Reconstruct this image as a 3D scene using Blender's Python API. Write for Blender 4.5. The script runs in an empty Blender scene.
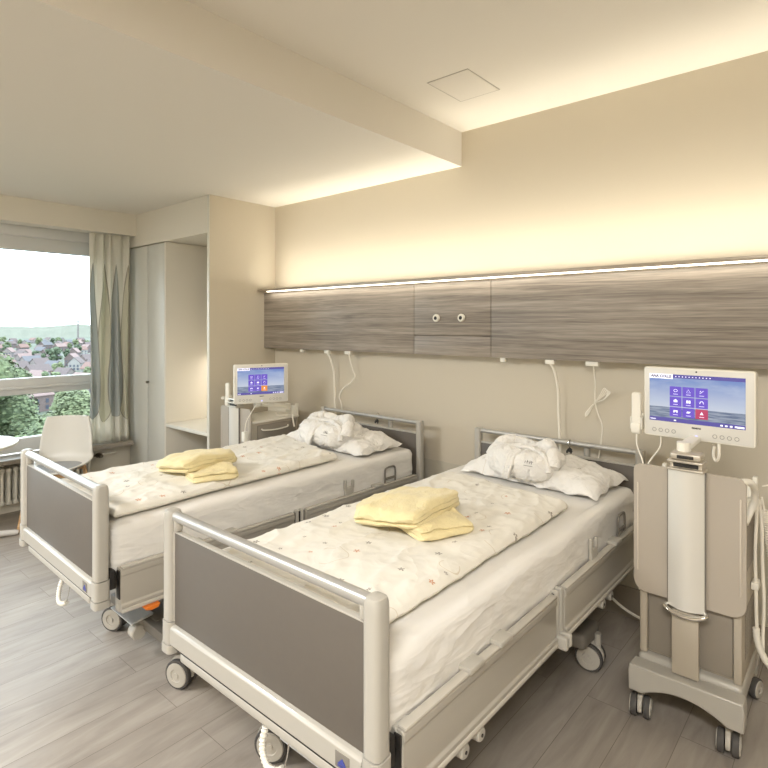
import bpy, bmesh, math, random
from mathutils import Vector, Matrix, noise
random.seed(7)
PI = math.pi
S = bpy.context.scene
C = S.collection

# ------------------------------------------------------------------ materials
def new_mat(name):
    m = bpy.data.materials.new(name); m.use_nodes = True
    nt = m.node_tree; b = nt.nodes['Principled BSDF']
    return m, nt, b
def lin(c):
    return tuple((x / 12.92 if x <= 0.04045 else ((x + 0.055) / 1.055) ** 2.4) for x in c)
def mat(name, rgb, rough=0.5, metal=0.0, bump=0.0, bscale=200.0, var=0.0, vscale=5.0, emit=None, es=0.0, spec=0.5, coat=0.0, sheen=0.0):
    m, nt, b = new_mat(name)
    col = (*lin(rgb), 1)
    b.inputs['Base Color'].default_value = col
    b.inputs['Roughness'].default_value = rough
    b.inputs['Metallic'].default_value = metal
    b.inputs['Specular IOR Level'].default_value = spec
    b.inputs['Coat Weight'].default_value = coat
    b.inputs['Sheen Weight'].default_value = sheen
    tc = nt.nodes.new('ShaderNodeTexCoord')
    if var > 0:
        n = nt.nodes.new('ShaderNodeTexNoise'); n.inputs['Scale'].default_value = vscale; n.inputs['Detail'].default_value = 4
        nt.links.new(tc.outputs['Object'], n.inputs['Vector'])
        r = nt.nodes.new('ShaderNodeMixRGB'); r.blend_type = 'MIX'
        r.inputs['Color1'].default_value = (*[x * (1 - var) for x in col[:3]], 1)
        r.inputs['Color2'].default_value = (*[min(1, x * (1 + var)) for x in col[:3]], 1)
        nt.links.new(n.outputs['Fac'], r.inputs['Fac']); nt.links.new(r.outputs['Color'], b.inputs['Base Color'])
    if bump > 0:
        n2 = nt.nodes.new('ShaderNodeTexNoise'); n2.inputs['Scale'].default_value = bscale; n2.inputs['Detail'].default_value = 3
        nt.links.new(tc.outputs['Object'], n2.inputs['Vector'])
        bp = nt.nodes.new('ShaderNodeBump'); bp.inputs['Strength'].default_value = bump; bp.inputs['Distance'].default_value = 0.004
        nt.links.new(n2.outputs['Fac'], bp.inputs['Height']); nt.links.new(bp.outputs['Normal'], b.inputs['Normal'])
    if emit:
        b.inputs['Emission Color'].default_value = (*lin(emit), 1); b.inputs['Emission Strength'].default_value = es
    return m

def wrinkle(m, scale=5.0, strength=0.7, dist=0.010, stretch=(1, 1, 1), fine=0.0, fscale=150):
    """soft creases of cloth as a bump"""
    nt = m.node_tree; b = nt.nodes['Principled BSDF']; N = NB(nt)
    tc = nt.nodes.new('ShaderNodeTexCoord'); mp = nt.nodes.new('ShaderNodeMapping'); mp.inputs['Scale'].default_value = stretch; mp.inputs['Rotation'].default_value = (0.3, 0.2, 0.6)
    nt.links.new(tc.outputs['Object'], mp.inputs['Vector'])
    n = nt.nodes.new('ShaderNodeTexNoise'); n.inputs['Scale'].default_value = scale; n.inputs['Detail'].default_value = 3; n.inputs['Distortion'].default_value = 0.5
    nt.links.new(mp.outputs[0], n.inputs['Vector'])
    h = N.m('POWER', N.m('SUBTRACT', 1.0, N.m('MULTIPLY', N.m('ABSOLUTE', N.m('SUBTRACT', n.outputs['Fac'], 0.5)), 5.0), clamp=True), 1.6)
    n2 = nt.nodes.new('ShaderNodeTexNoise'); n2.inputs['Scale'].default_value = scale * 2.7; n2.inputs['Detail'].default_value = 2; n2.inputs['Distortion'].default_value = 0.5
    nt.links.new(mp.outputs[0], n2.inputs['Vector'])
    h2 = N.m('SUBTRACT', 1.0, N.m('MULTIPLY', N.m('ABSOLUTE', N.m('SUBTRACT', n2.outputs['Fac'], 0.5)), 5.0), clamp=True)
    h = N.m('ADD', h, N.m('MULTIPLY', h2, 0.35))
    if fine:
        n3 = nt.nodes.new('ShaderNodeTexNoise'); n3.inputs['Scale'].default_value = fscale; n3.inputs['Detail'].default_value = 2
        nt.links.new(tc.outputs['Object'], n3.inputs['Vector']); h = N.m('ADD', h, N.m('MULTIPLY', n3.outputs['Fac'], fine))
    bp = nt.nodes.new('ShaderNodeBump'); bp.inputs['Strength'].default_value = strength; bp.inputs['Distance'].default_value = dist
    nt.links.new(h, bp.inputs['Height']); nt.links.new(bp.outputs['Normal'], b.inputs['Normal'])
    return m

class NB:
    """tiny node-maths builder"""
    def __init__(s, nt): s.nt = nt
    def m(s, op, a, b=None, c=None, clamp=False):
        n = s.nt.nodes.new('ShaderNodeMath'); n.operation = op; n.use_clamp = clamp
        for i, v in enumerate((a, b, c)):
            if v is None: continue
            if isinstance(v, (int, float)): n.inputs[i].default_value = v
            else: s.nt.links.new(v, n.inputs[i])
        return n.outputs[0]
    def mix(s, f, a, b):
        n = s.nt.nodes.new('ShaderNodeMixRGB')
        for k, v in (('Fac', f), ('Color1', a), ('Color2', b)):
            if isinstance(v, (int, float)): n.inputs[k].default_value = v
            elif isinstance(v, tuple): n.inputs[k].default_value = (*v[:3], 1)
            else: s.nt.links.new(v, n.inputs[k])
        return n.outputs[0]

def wood_mat(name, dark, light, rough=0.45, scale=(1.6, 10, 26)):
    m, nt, b = new_mat(name); N = NB(nt)
    tc = nt.nodes.new('ShaderNodeTexCoord')
    mp = nt.nodes.new('ShaderNodeMapping'); mp.inputs['Scale'].default_value = scale
    nt.links.new(tc.outputs['Object'], mp.inputs['Vector'])
    n = nt.nodes.new('ShaderNodeTexNoise'); n.inputs['Scale'].default_value = 1.0; n.inputs['Detail'].default_value = 7
    n.inputs['Roughness'].default_value = 0.62; n.inputs['Distortion'].default_value = 0.6
    nt.links.new(mp.outputs[0], n.inputs['Vector'])
    mp2 = nt.nodes.new('ShaderNodeMapping'); mp2.inputs['Scale'].default_value = (7, 40, 190)
    nt.links.new(tc.outputs['Object'], mp2.inputs['Vector'])
    n2 = nt.nodes.new('ShaderNodeTexNoise'); n2.inputs['Scale'].default_value = 1.0; n2.inputs['Detail'].default_value = 3
    nt.links.new(mp2.outputs[0], n2.inputs['Vector'])
    f = N.m('ADD', N.m('MULTIPLY', n.outputs['Fac'], 0.72), N.m('MULTIPLY', n2.outputs['Fac'], 0.28))
    f = N.m('MULTIPLY', N.m('SUBTRACT', f, 0.36), 3.4, clamp=True)
    nt.links.new(N.mix(f, lin(dark), lin(light)), b.inputs['Base Color'])
    b.inputs['Roughness'].default_value = rough
    return m

def floor_mat():
    m, nt, b = new_mat('floor_planks'); N = NB(nt)
    tc = nt.nodes.new('ShaderNodeTexCoord')
    mp = nt.nodes.new('ShaderNodeMapping'); mp.inputs['Rotation'].default_value = (0, 0, PI / 2)
    nt.links.new(tc.outputs['Object'], mp.inputs['Vector'])
    br = nt.nodes.new('ShaderNodeTexBrick'); br.offset = 0.37; br.inputs['Scale'].default_value = 1.0
    br.inputs['Brick Width'].default_value = 1.22; br.inputs['Row Height'].default_value = 0.185
    br.inputs['Mortar Size'].default_value = 0.0012; br.inputs['Mortar Smooth'].default_value = 0.1
    br.inputs['Color1'].default_value = (0, 0, 0, 1); br.inputs['Color2'].default_value = (1, 1, 1, 1); br.inputs['Mortar'].default_value = (0.5, 0.5, 0.5, 1)
    nt.links.new(mp.outputs[0], br.inputs['Vector'])
    # grain runs along the planks (world y); shift it per plank
    sp = nt.nodes.new('ShaderNodeSeparateXYZ'); nt.links.new(tc.outputs['Object'], sp.inputs[0])
    bw = nt.nodes.new('ShaderNodeRGBToBW'); nt.links.new(br.outputs['Color'], bw.inputs[0])
    cb = nt.nodes.new('ShaderNodeCombineXYZ')
    nt.links.new(N.m('MULTIPLY', sp.outputs['X'], 15), cb.inputs[0]); nt.links.new(N.m('MULTIPLY', sp.outputs['Y'], 2.2), cb.inputs[1])
    nt.links.new(N.m('MULTIPLY', bw.outputs[0], 37), cb.inputs[2])
    n = nt.nodes.new('ShaderNodeTexNoise'); n.inputs['Scale'].default_value = 1; n.inputs['Detail'].default_value = 6; n.inputs['Distortion'].default_value = 0.9
    n.inputs['Roughness'].default_value = 0.6
    nt.links.new(cb.outputs[0], n.inputs['Vector'])
    cb2 = nt.nodes.new('ShaderNodeCombineXYZ')
    nt.links.new(N.m('MULTIPLY', sp.outputs['X'], 4), cb2.inputs[0]); nt.links.new(N.m('MULTIPLY', sp.outputs['Y'], 1.5), cb2.inputs[1])
    n3 = nt.nodes.new('ShaderNodeTexNoise'); n3.inputs['Scale'].default_value = 1.5; n3.inputs['Detail'].default_value = 5
    nt.links.new(cb2.outputs[0], n3.inputs['Vector'])
    f = N.m('ADD', N.m('MULTIPLY', n.outputs['Fac'], 0.7), N.m('ADD', N.m('MULTIPLY', n3.outputs['Fac'], 0.35), N.m('MULTIPLY', bw.outputs[0], 0.10)))
    f = N.m('MULTIPLY', N.m('SUBTRACT', f, 0.30), 1.7, clamp=True)
    col = N.mix(f, lin((0.49, 0.455, 0.42)), lin((0.685, 0.655, 0.615)))
    col = N.mix(N.m('MULTIPLY', br.outputs['Fac'], 0.75), col, lin((0.36, 0.32, 0.28)))
    nt.links.new(col, b.inputs['Base Color'])
    b.inputs['Roughness'].default_value = 0.42
    bp = nt.nodes.new('ShaderNodeBump'); bp.inputs['Strength'].default_value = 0.25; bp.inputs['Distance'].default_value = 0.002
    nt.links.new(n.outputs['Fac'], bp.inputs['Height']); nt.links.new(bp.outputs['Normal'], b.inputs['Normal'])
    return m

def print_mat(name, base, amount=1.0, cell=0.085):
    """white bed linen printed with little five-petalled flowers and fine tendrils"""
    m, nt, b = new_mat(name); N = NB(nt)
    tc = nt.nodes.new('ShaderNodeTexCoord')
    sp = nt.nodes.new('ShaderNodeSeparateXYZ'); nt.links.new(tc.outputs['Object'], sp.inputs[0])
    cb = nt.nodes.new('ShaderNodeCombineXYZ'); nt.links.new(sp.outputs['X'], cb.inputs[0]); nt.links.new(sp.outputs['Y'], cb.inputs[1])
    def layer(scale, off):
        mp = nt.nodes.new('ShaderNodeMapping'); mp.inputs['Location'].default_value = (off, off * 1.7, 0); mp.inputs['Scale'].default_value = (scale,) * 3
        nt.links.new(cb.outputs[0], mp.inputs['Vector'])
        v = nt.nodes.new('ShaderNodeTexVoronoi'); v.voronoi_dimensions = '2D'; v.inputs['Scale'].default_value = 1; v.inputs['Randomness'].default_value = 0.8
        nt.links.new(mp.outputs[0], v.inputs['Vector'])
        sub = nt.nodes.new('ShaderNodeVectorMath'); sub.operation = 'SUBTRACT'
        nt.links.new(mp.outputs[0], sub.inputs[0]); nt.links.new(v.outputs['Position'], sub.inputs[1])
        s2 = nt.nodes.new('ShaderNodeSeparateXYZ'); nt.links.new(sub.outputs[0], s2.inputs[0])
        cs = nt.nodes.new('ShaderNodeSeparateColor'); nt.links.new(v.outputs['Color'], cs.inputs[0])
        r = N.m('SQRT', N.m('ADD', N.m('MULTIPLY', s2.outputs[0], s2.outputs[0]), N.m('MULTIPLY', s2.outputs[1], s2.outputs[1])))
        th = N.m('ARCTAN2', s2.outputs[1], s2.outputs[0])
        return r, th, cs.outputs[0], cs.outputs[1], cs.outputs[2]
    r, th, c1, c2, c3 = layer(1 / cell, 3.1)
    pet = N.m('POWER', N.m('ABSOLUTE', N.m('COSINE', N.m('ADD', N.m('MULTIPLY', th, 2.5), N.m('MULTIPLY', c2, 6)))), 0.8)
    size = N.m('ADD', 0.06, N.m('MULTIPLY', c3, 0.09))
    fl = N.m('LESS_THAN', r, N.m('MULTIPLY', pet, size))
    fl = N.m('MULTIPLY', fl, N.m('LESS_THAN', c1, 0.4))
    fl = N.m('MULTIPLY', fl, N.m('GREATER_THAN', r, 0.015))
    fcol = N.mix(N.m('GREATER_THAN', c2, 0.72), lin((0.52, 0.49, 0.45)), lin((0.76, 0.52, 0.36)))
    # tendrils: thin open rings
    r2, th2, d1, d2, d3 = layer(1 / 0.19, 7.7)
    rr = N.m('ADD', N.m('MULTIPLY', d3, 0.18), N.m('ADD', 0.15, N.m('MULTIPLY', N.m('SINE', N.m('ADD', th2, N.m('MULTIPLY', d2, 6))), 0.09)))
    ring = N.m('LESS_THAN', N.m('ABSOLUTE', N.m('SUBTRACT', r2, rr)), 0.008)
    arc = N.m('GREATER_THAN', N.m('SINE', N.m('ADD', th2, N.m('MULTIPLY', d2, 9))), -0.35)
    ring = N.m('MULTIPLY', N.m('MULTIPLY', ring, arc), N.m('LESS_THAN', d1, 0.6))
    col = N.mix(N.m('MULTIPLY', ring, 0.38 * amount), lin(base), lin((0.66, 0.56, 0.36)))
    col = N.mix(N.m('MULTIPLY', fl, 0.85 * amount), col, fcol)
    nt.links.new(col, b.inputs['Base Color'])
    b.inputs['Roughness'].default_value = 0.85; b.inputs['Specular IOR Level'].default_value = 0.2
    b.inputs['Sheen Weight'].default_value = 0.1
    return m

def screen_mat():
    m, nt, b = new_mat('screen_seascape'); N = NB(nt)
    uv = nt.nodes.new('ShaderNodeUVMap'); sp = nt.nodes.new('ShaderNodeSeparateXYZ'); nt.links.new(uv.outputs[0], sp.inputs[0])
    u, v = sp.outputs[0], sp.outputs[1]
    cbn = nt.nodes.new('ShaderNodeCombineXYZ'); nt.links.new(N.m('MULTIPLY', u, 5), cbn.inputs[0]); nt.links.new(N.m('MULTIPLY', v, 30), cbn.inputs[1])
    n = nt.nodes.new('ShaderNodeTexNoise'); n.inputs['Scale'].default_value = 1.0; n.inputs['Detail'].default_value = 5
    nt.links.new(cbn.outputs[0], n.inputs['Vector'])
    cbs = nt.nodes.new('ShaderNodeCombineXYZ'); nt.links.new(N.m('MULTIPLY', u, 3), cbs.inputs[0]); nt.links.new(N.m('MULTIPLY', v, 5), cbs.inputs[1])
    nc = nt.nodes.new('ShaderNodeTexNoise'); nc.inputs['Scale'].default_value = 1.2; nc.inputs['Detail'].default_value = 4; nt.links.new(cbs.outputs[0], nc.inputs['Vector'])
    sky = N.mix(N.m('MULTIPLY', N.m('SUBTRACT', v, 0.3), 1.5, clamp=True), lin((0.80, 0.83, 0.89)), lin((0.40, 0.53, 0.78)))
    sky = N.mix(N.m('MULTIPLY', N.m('SUBTRACT', nc.outputs['Fac'], 0.45), 2.0, clamp=True), sky, lin((0.74, 0.79, 0.88)))
    sea = N.mix(N.m('MULTIPLY', N.m('SUBTRACT', n.outputs['Fac'], 0.35), 3, clamp=True), lin((0.33, 0.40, 0.54)), lin((0.66, 0.70, 0.76)))
    col = N.mix(N.m('LESS_THAN', v, 0.31), sky, sea)
    bar = N.m('MAXIMUM', N.m('LESS_THAN', v, 0.085), N.m('GREATER_THAN', v, 0.925))
    col = N.mix(bar, col, lin((0.36, 0.33, 0.66)))
    b.inputs['Base Color'].default_value = (0.02, 0.02, 0.02, 1); b.inputs['Roughness'].default_value = 0.15
    nt.links.new(col, b.inputs['Emission Color']); b.inputs['Emission Strength'].default_value = 0.6
    return m

def curtain_mat():
    m, nt, b = new_mat('curtain_petal_print'); N = NB(nt)
    uv = nt.nodes.new('ShaderNodeUVMap'); sp = nt.nodes.new('ShaderNodeSeparateXYZ'); nt.links.new(uv.outputs[0], sp.inputs[0])
    u, v = sp.outputs[0], sp.outputs[1]          # v: 0 hem .. 1 top
    def petals(n, off, lo, hi):
        fx = N.m('ABSOLUTE', N.m('SUBTRACT', N.m('FRACT', N.m('ADD', N.m('MULTIPLY', u, n), off)), 0.5))
        t = N.m('DIVIDE', N.m('SUBTRACT', hi, v), hi - lo)
        w = N.m('MULTIPLY', N.m('POWER', N.m('MAXIMUM', t, 0.0), 0.75), N.m('SQRT', N.m('MAXIMUM', N.m('SUBTRACT', 1.0, N.m('POWER', N.m('MAXIMUM', t, 0.0), 7.0)), 0.0)))
        ins = N.m('LESS_THAN', fx, N.m('MULTIPLY', w, 0.46))
        ok = N.m('MULTIPLY', N.m('GREATER_THAN', t, 0.0), N.m('LESS_THAN', t, 1.0))
        edge = N.m('MULTIPLY', N.m('GREATER_THAN', fx, N.m('SUBTRACT', N.m('MULTIPLY', w, 0.46), 0.03)), 1.0)
        return N.m('MULTIPLY', ins, ok), edge
    a, ea = petals(1.75, 0.35, 0.12, 0.86)
    c2, eb = petals(1.75, 0.85, 0.10, 0.86)
    col = N.mix(c2, lin((0.90, 0.89, 0.85)), lin((0.82, 0.81, 0.74)))
    col = N.mix(N.m('MULTIPLY', c2, eb), col, lin((0.66, 0.64, 0.58)))
    col = N.mix(a, col, lin((0.73, 0.745, 0.73)))
    col = N.mix(N.m('MULTIPLY', a, ea), col, lin((0.62, 0.61, 0.57)))
    nt.links.new(col, b.inputs['Base Color']); b.inputs['Roughness'].default_value = 0.9
    tr = nt.nodes.new('ShaderNodeBsdfTranslucent'); nt.links.new(col, tr.inputs['Color'])
    mx = nt.nodes.new('ShaderNodeMixShader'); mx.inputs[0].default_value = 0.42
    out = nt.nodes['Material Output']
    nt.links.new(b.outputs[0], mx.inputs[1]); nt.links.new(tr.outputs[0], mx.inputs[2]); nt.links.new(mx.outputs[0], out.inputs[0])
    return m

def glass_mat():
    m = bpy.data.materials.new('clear_glass'); m.use_nodes = True; nt = m.node_tree
    nt.nodes.remove(nt.nodes['Principled BSDF'])
    t = nt.nodes.new('ShaderNodeBsdfTransparent'); t.inputs[0].default_value = (0.96, 0.98, 0.97, 1)
    g = nt.nodes.new('ShaderNodeBsdfGlossy'); g.inputs['Roughness'].default_value = 0.02
    f = nt.nodes.new('ShaderNodeFresnel'); f.inputs[0].default_value = 1.25
    mx = nt.nodes.new('ShaderNodeMixShader')
    nt.links.new(f.outputs[0], mx.inputs[0]); nt.links.new(t.outputs[0], mx.inputs[1]); nt.links.new(g.outputs[0], mx.inputs[2])
    nt.links.new(mx.outputs[0], nt.nodes['Material Output'].inputs[0])
    return m

def leaf_mat(name, a, c):
    m, nt, b = new_mat(name); N = NB(nt)
    g = nt.nodes.new('ShaderNodeNewGeometry')
    n = nt.nodes.new('ShaderNodeTexNoise'); n.inputs['Scale'].default_value = 0.8; n.inputs['Detail'].default_value = 3
    tc = nt.nodes.new('ShaderNodeTexCoord'); nt.links.new(tc.outputs['Object'], n.inputs['Vector'])
    f = N.m('ADD', N.m('MULTIPLY', g.outputs['Random Per Island'], 0.6), N.m('MULTIPLY', n.outputs['Fac'], 0.4))
    nt.links.new(N.mix(f, lin(a), lin(c)), b.inputs['Base Color']); b.inputs['Roughness'].default_value = 0.7
    return m

M = {}
M['wall'] = mat('wall_paint', (0.79, 0.755, 0.685), 0.85, bump=0.05, bscale=120)
M['wall_low'] = mat('wall_guard_paint', (0.74, 0.715, 0.65), 0.6)
M['skirt'] = mat('skirting_vinyl', (0.56, 0.52, 0.46), 0.5)
M['ceil'] = mat('ceiling_paint', (0.85, 0.83, 0.79), 0.9)
M['white_wall'] = mat('white_paint', (0.86, 0.84, 0.79), 0.8)
M['hatchline'] = mat('hatch_line', (0.68, 0.66, 0.62), 0.7)
M['lam'] = mat('white_laminate', (0.84, 0.83, 0.79), 0.35)
M['lam_cool'] = mat('cupboard_laminate', (0.80, 0.80, 0.77), 0.4)
M['frame'] = mat('bed_powder_coat', (0.67, 0.655, 0.62), 0.33, coat=0.2)
M['frame2'] = mat('bed_plastic_light', (0.69, 0.675, 0.64), 0.4)
M['rail'] = mat('siderail_plastic', (0.65, 0.63, 0.59), 0.34, coat=0.25)
M['railtop'] = mat('siderail_edge', (0.72, 0.70, 0.66), 0.25, coat=0.4)
M['alu'] = mat('brushed_aluminium', (0.70, 0.695, 0.68), 0.33, metal=0.5)
M['silver'] = mat('silver_lacquer', (0.84, 0.83, 0.80), 0.32, metal=0.2)
M['headmetal'] = mat('satin_metal', (0.78, 0.75, 0.70), 0.3, metal=0.6)
M['chrome'] = mat('chrome', (0.85, 0.84, 0.82), 0.14, metal=1.0)
M['panel'] = mat('grey_board', (0.375, 0.352, 0.325), 0.5, var=0.04, vscale=40)
M['dark'] = mat('dark_plastic', (0.13, 0.12, 0.11), 0.5)
M['under'] = mat('undercarriage_grey', (0.47, 0.45, 0.42), 0.5)
M['tyre'] = mat('grey_rubber', (0.30, 0.29, 0.28), 0.7)
M['hub'] = mat('castor_plastic', (0.70, 0.68, 0.64), 0.45)
M['steelblue'] = mat('pedal_steel', (0.80, 0.81, 0.82), 0.35)
M['orange'] = mat('orange_plastic', (0.86, 0.47, 0.16), 0.4)
M['blue'] = mat('emblem_blue', (0.22, 0.26, 0.58), 0.4)
M['sheet'] = mat('white_sheet_cotton', (0.87, 0.86, 0.84), 0.9, bump=0.12, bscale=700, spec=0.2)
M['duvet'] = print_mat('printed_duvet_cotton', (0.875, 0.86, 0.82), 1.0, 0.115)
M['pillow'] = print_mat('printed_pillow_cotton', (0.88, 0.87, 0.85), 0.9, 0.115)
M['terry'] = mat('white_terry', (0.89, 0.88, 0.86), 0.95, bump=0.5, bscale=320, spec=0.1, sheen=0.2)
M['towel'] = mat('yellow_terry', (0.875, 0.82, 0.64), 0.95, bump=0.7, bscale=300, spec=0.1, sheen=0.25, var=0.06, vscale=30)
wrinkle(M['sheet'], 3.0, 0.36, 0.010, (1.0, 0.7, 2.6))
wrinkle(M['duvet'], 3.2, 0.42, 0.010)
wrinkle(M['pillow'], 6.0, 0.8, 0.010)
wrinkle(M['terry'], 8.0, 0.8, 0.012, (1, 1, 1), 0.5, 140)
wrinkle(M['towel'], 7.0, 0.35, 0.008, (1, 1, 1), 1.2, 130)
M['thread'] = mat('grey_thread', (0.42, 0.40, 0.39), 0.8)
M['wood'] = wood_mat('grey_oak_laminate', (0.43, 0.395, 0.36), (0.66, 0.62, 0.57), scale=(1.1, 12, 42))
M['floor'] = floor_mat()
M['led'] = mat('led_diffuser', (0.95, 0.95, 0.92), 0.4, emit=(1.0, 0.965, 0.90), es=3.0)
M['fill_lamp_glow'] = mat('fill_lamp_diffuser', (0.95, 0.95, 0.92), 0.4, emit=(1.0, 0.94, 0.84), es=2.0)  # glowing face of the added fill lamps
M['ledge'] = mat('ledge_aluminium', (0.66, 0.62, 0.56), 0.35, metal=0.4)
M['beech'] = wood_mat('light_beech', (0.70, 0.55, 0.38), (0.86, 0.72, 0.55), 0.5)
M['shell'] = mat('chair_shell_plastic', (0.84, 0.83, 0.80), 0.4)
M['cushion'] = mat('chair_seat_grey', (0.62, 0.62, 0.62), 0.8)
M['cab'] = mat('cabinet_greige', (0.68, 0.645, 0.585), 0.42)
M['cabdoor'] = mat('cabinet_door_grey', (0.55, 0.52, 0.475), 0.45)
M['tray'] = mat('tray_laminate', (0.665, 0.63, 0.58), 0.3, coat=0.2)
M['trayedge'] = mat('tray_edge', (0.78, 0.745, 0.69), 0.35)
M['cream'] = mat('cream_plastic', (0.90, 0.885, 0.84), 0.35, coat=0.2)
M['cable'] = mat('white_cable', (0.92, 0.90, 0.85), 0.45)
M['screen'] = screen_mat()
M['tile'] = mat('tile_violet', (0.2, 0.15, 0.4), 0.4, emit=(0.40, 0.31, 0.74), es=0.62)
M['tile_red'] = mat('tile_red', (0.4, 0.1, 0.2), 0.4, emit=(0.66, 0.24, 0.38), es=0.62)
M['tile_orange'] = mat('tile_orange', (0.5, 0.3, 0.1), 0.4, emit=(0.88, 0.55, 0.24), es=0.62)
M['glyph'] = mat('screen_white', (0.8, 0.8, 0.85), 0.4, emit=(0.88, 0.88, 0.98), es=0.62)
M['ink'] = mat('dark_ink', (0.06, 0.06, 0.09), 0.5)
M['keyring'] = mat('key_outline', (0.55, 0.54, 0.52), 0.5)
M['curtain'] = curtain_mat()
M['glass'] = glass_mat()
M['radiator'] = mat('radiator_enamel', (0.86, 0.85, 0.81), 0.4)
M['sill'] = mat('stone_sill', (0.63, 0.60, 0.56), 0.35, var=0.2, vscale=60)
M['brass'] = mat('valve_metal', (0.50, 0.47, 0.42), 0.3, metal=0.9)
M['winframe'] = mat('window_frame_paint', (0.80, 0.80, 0.79), 0.4)
M['tube'] = mat('grey_tube_enamel', (0.80, 0.79, 0.77), 0.35)

# ------------------------------------------------------------------ mesh helpers
def bx(bm, x0, x1, y0, y1, z0, z1, bev=0.0, seg=2):
    t = bmesh.new()
    bmesh.ops.create_cube(t, size=1.0)
    bmesh.ops.scale(t, vec=(abs(x1 - x0), abs(y1 - y0), abs(z1 - z0)), verts=t.verts)
    bmesh.ops.translate(t, vec=((x0 + x1) / 2, (y0 + y1) / 2, (z0 + z1) / 2), verts=t.verts)
    if bev > 0:
        bev = min(bev, 0.45 * min(abs(x1 - x0), abs(y1 - y0), abs(z1 - z0)))
        bmesh.ops.bevel(t, geom=t.edges[:], offset=bev, segments=seg, affect='EDGES', profile=0.5)
    merge(bm, t)
def merge(bm, t, mtx=None):
    if mtx is not None: bmesh.ops.transform(t, matrix=mtx, verts=t.verts)
    me = bpy.data.meshes.new('tmp'); t.to_mesh(me); t.free(); bm.from_mesh(me); bpy.data.meshes.remove(me)
def frame_at(d, up=Vector((0, 0, 1))):
    d = d.normalized()
    if abs(d.dot(up)) > 0.98: up = Vector((0, 1, 0))
    a = d.cross(up).normalized(); b = a.cross(d).normalized()
    return a, b
def tube(bm, pts, r, seg=10, closed=False, cap=True):
    pts = [Vector(p) for p in pts]; rings = []; n = len(pts)
    a = None
    for i, p in enumerate(pts):
        if closed: d = pts[(i + 1) % n] - pts[i - 1]
        else: d = pts[min(i + 1, n - 1)] - pts[max(i - 1, 0)]
        d.normalize()
        if a is None: a, b = frame_at(d)
        else:
            a = (a - d * a.dot(d))
            if a.length < 1e-6: a, b = frame_at(d)
            a.normalize(); b = a.cross(d).normalized()
        rr = r[i] if isinstance(r, (list, tuple)) else r
        rings.append([bm.verts.new(p + (a * math.cos(2 * PI * k / seg) + b * math.sin(2 * PI * k / seg)) * rr) for k in range(seg)])
    m = n if closed else n - 1
    for i in range(m):
        A, B = rings[i], rings[(i + 1) % n]
        for k in range(seg): bm.faces.new((A[k], A[(k + 1) % seg], B[(k + 1) % seg], B[k]))
    if cap and not closed:
        bm.faces.new(rings[0][::-1]); bm.faces.new(rings[-1])
def spline(pts, n=8, closed=False):
    P = [Vector(p) for p in pts]; out = []; L = len(P)
    rng = range(L) if closed else range(L - 1)
    for i in rng:
        if closed: p0, p1, p2, p3 = P[i - 1], P[i], P[(i + 1) % L], P[(i + 2) % L]
        else: p0, p1, p2, p3 = P[max(i - 1, 0)], P[i], P[i + 1], P[min(i + 2, L - 1)]
        for k in range(n):
            t = k / n
            out.append(0.5 * ((2 * p1) + (-p0 + p2) * t + (2 * p0 - 5 * p1 + 4 * p2 - p3) * t * t + (-p0 + 3 * p1 - 3 * p2 + p3) * t ** 3))
    if not closed: out.append(P[-1])
    return out
def helix(path, R, turns, seg=12):
    P = [Vector(p) for p in path]; out = []; n = len(P) - 1; total = int(turns * seg)
    for j in range(total + 1):
        t = j / total * n; i = min(int(t), n - 1); f = t - i
        p = P[i].lerp(P[i + 1], f); d = (P[min(i + 1, n)] - P[max(i, 0)])
        a, b = frame_at(d, Vector((0, 1, 0.01))); th = 2 * PI * j / seg
        out.append(p + (a * math.cos(th) + b * math.sin(th)) * R)
    return out
def cyl(bm, p0, p1, r, seg=20, r2=None):
    tube(bm, [p0, p1], [r, r if r2 is None else r2], seg)
def lathe(bm, prof, origin=(0, 0, 0), axis='z', seg=28):
    o = Vector(origin); rings = []
    for r, h in prof:
        ring = []
        for k in range(seg):
            c, s_ = math.cos(2 * PI * k / seg) * r, math.sin(2 * PI * k / seg) * r
            v = Vector((c, s_, h)) if axis == 'z' else Vector((h, c, s_)) if axis == 'x' else Vector((s_, h, c))
            ring.append(bm.verts.new(o + v))
        rings.append(ring)
    for A, B in zip(rings, rings[1:]):
        for k in range(seg): bm.faces.new((A[k], A[(k + 1) % seg], B[(k + 1) % seg], B[k]))
    bm.faces.new(rings[0][::-1]); bm.faces.new(rings[-1])
def prism(bm, poly, a0, a1, axis='y'):
    """poly: 2-D points; extruded between a0 and a1 along the axis"""
    def P(p, a): return (p[0], a, p[1]) if axis == 'y' else (a, p[0], p[1]) if axis == 'x' else (p[0], p[1], a)
    A = [bm.verts.new(P(p, a0)) for p in poly]; B = [bm.verts.new(P(p, a1)) for p in poly]
    n = len(poly)
    for i in range(n): bm.faces.new((A[i], A[(i + 1) % n], B[(i + 1) % n], B[i]))
    bm.faces.new(A[::-1]); bm.faces.new(B)
def rrect(x0, x1, z0, z1, rs, n=6):
    """rounded rectangle; rs = radii (bl, br, tr, tl)"""
    out = []
    for (cx, cz, r, a) in ((x0 + rs[0], z0 + rs[0], rs[0], PI), (x1 - rs[1], z0 + rs[1], rs[1], 1.5 * PI), (x1 - rs[2], z1 - rs[2], rs[2], 0), (x0 + rs[3], z1 - rs[3], rs[3], PI / 2)):
        if r < 1e-5: out.append((cx, cz)); continue
        for k in range(n + 1):
            t = a + PI / 2 * k / n; out.append((cx + r * math.cos(t), cz + r * math.sin(t)))
    return out
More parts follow.
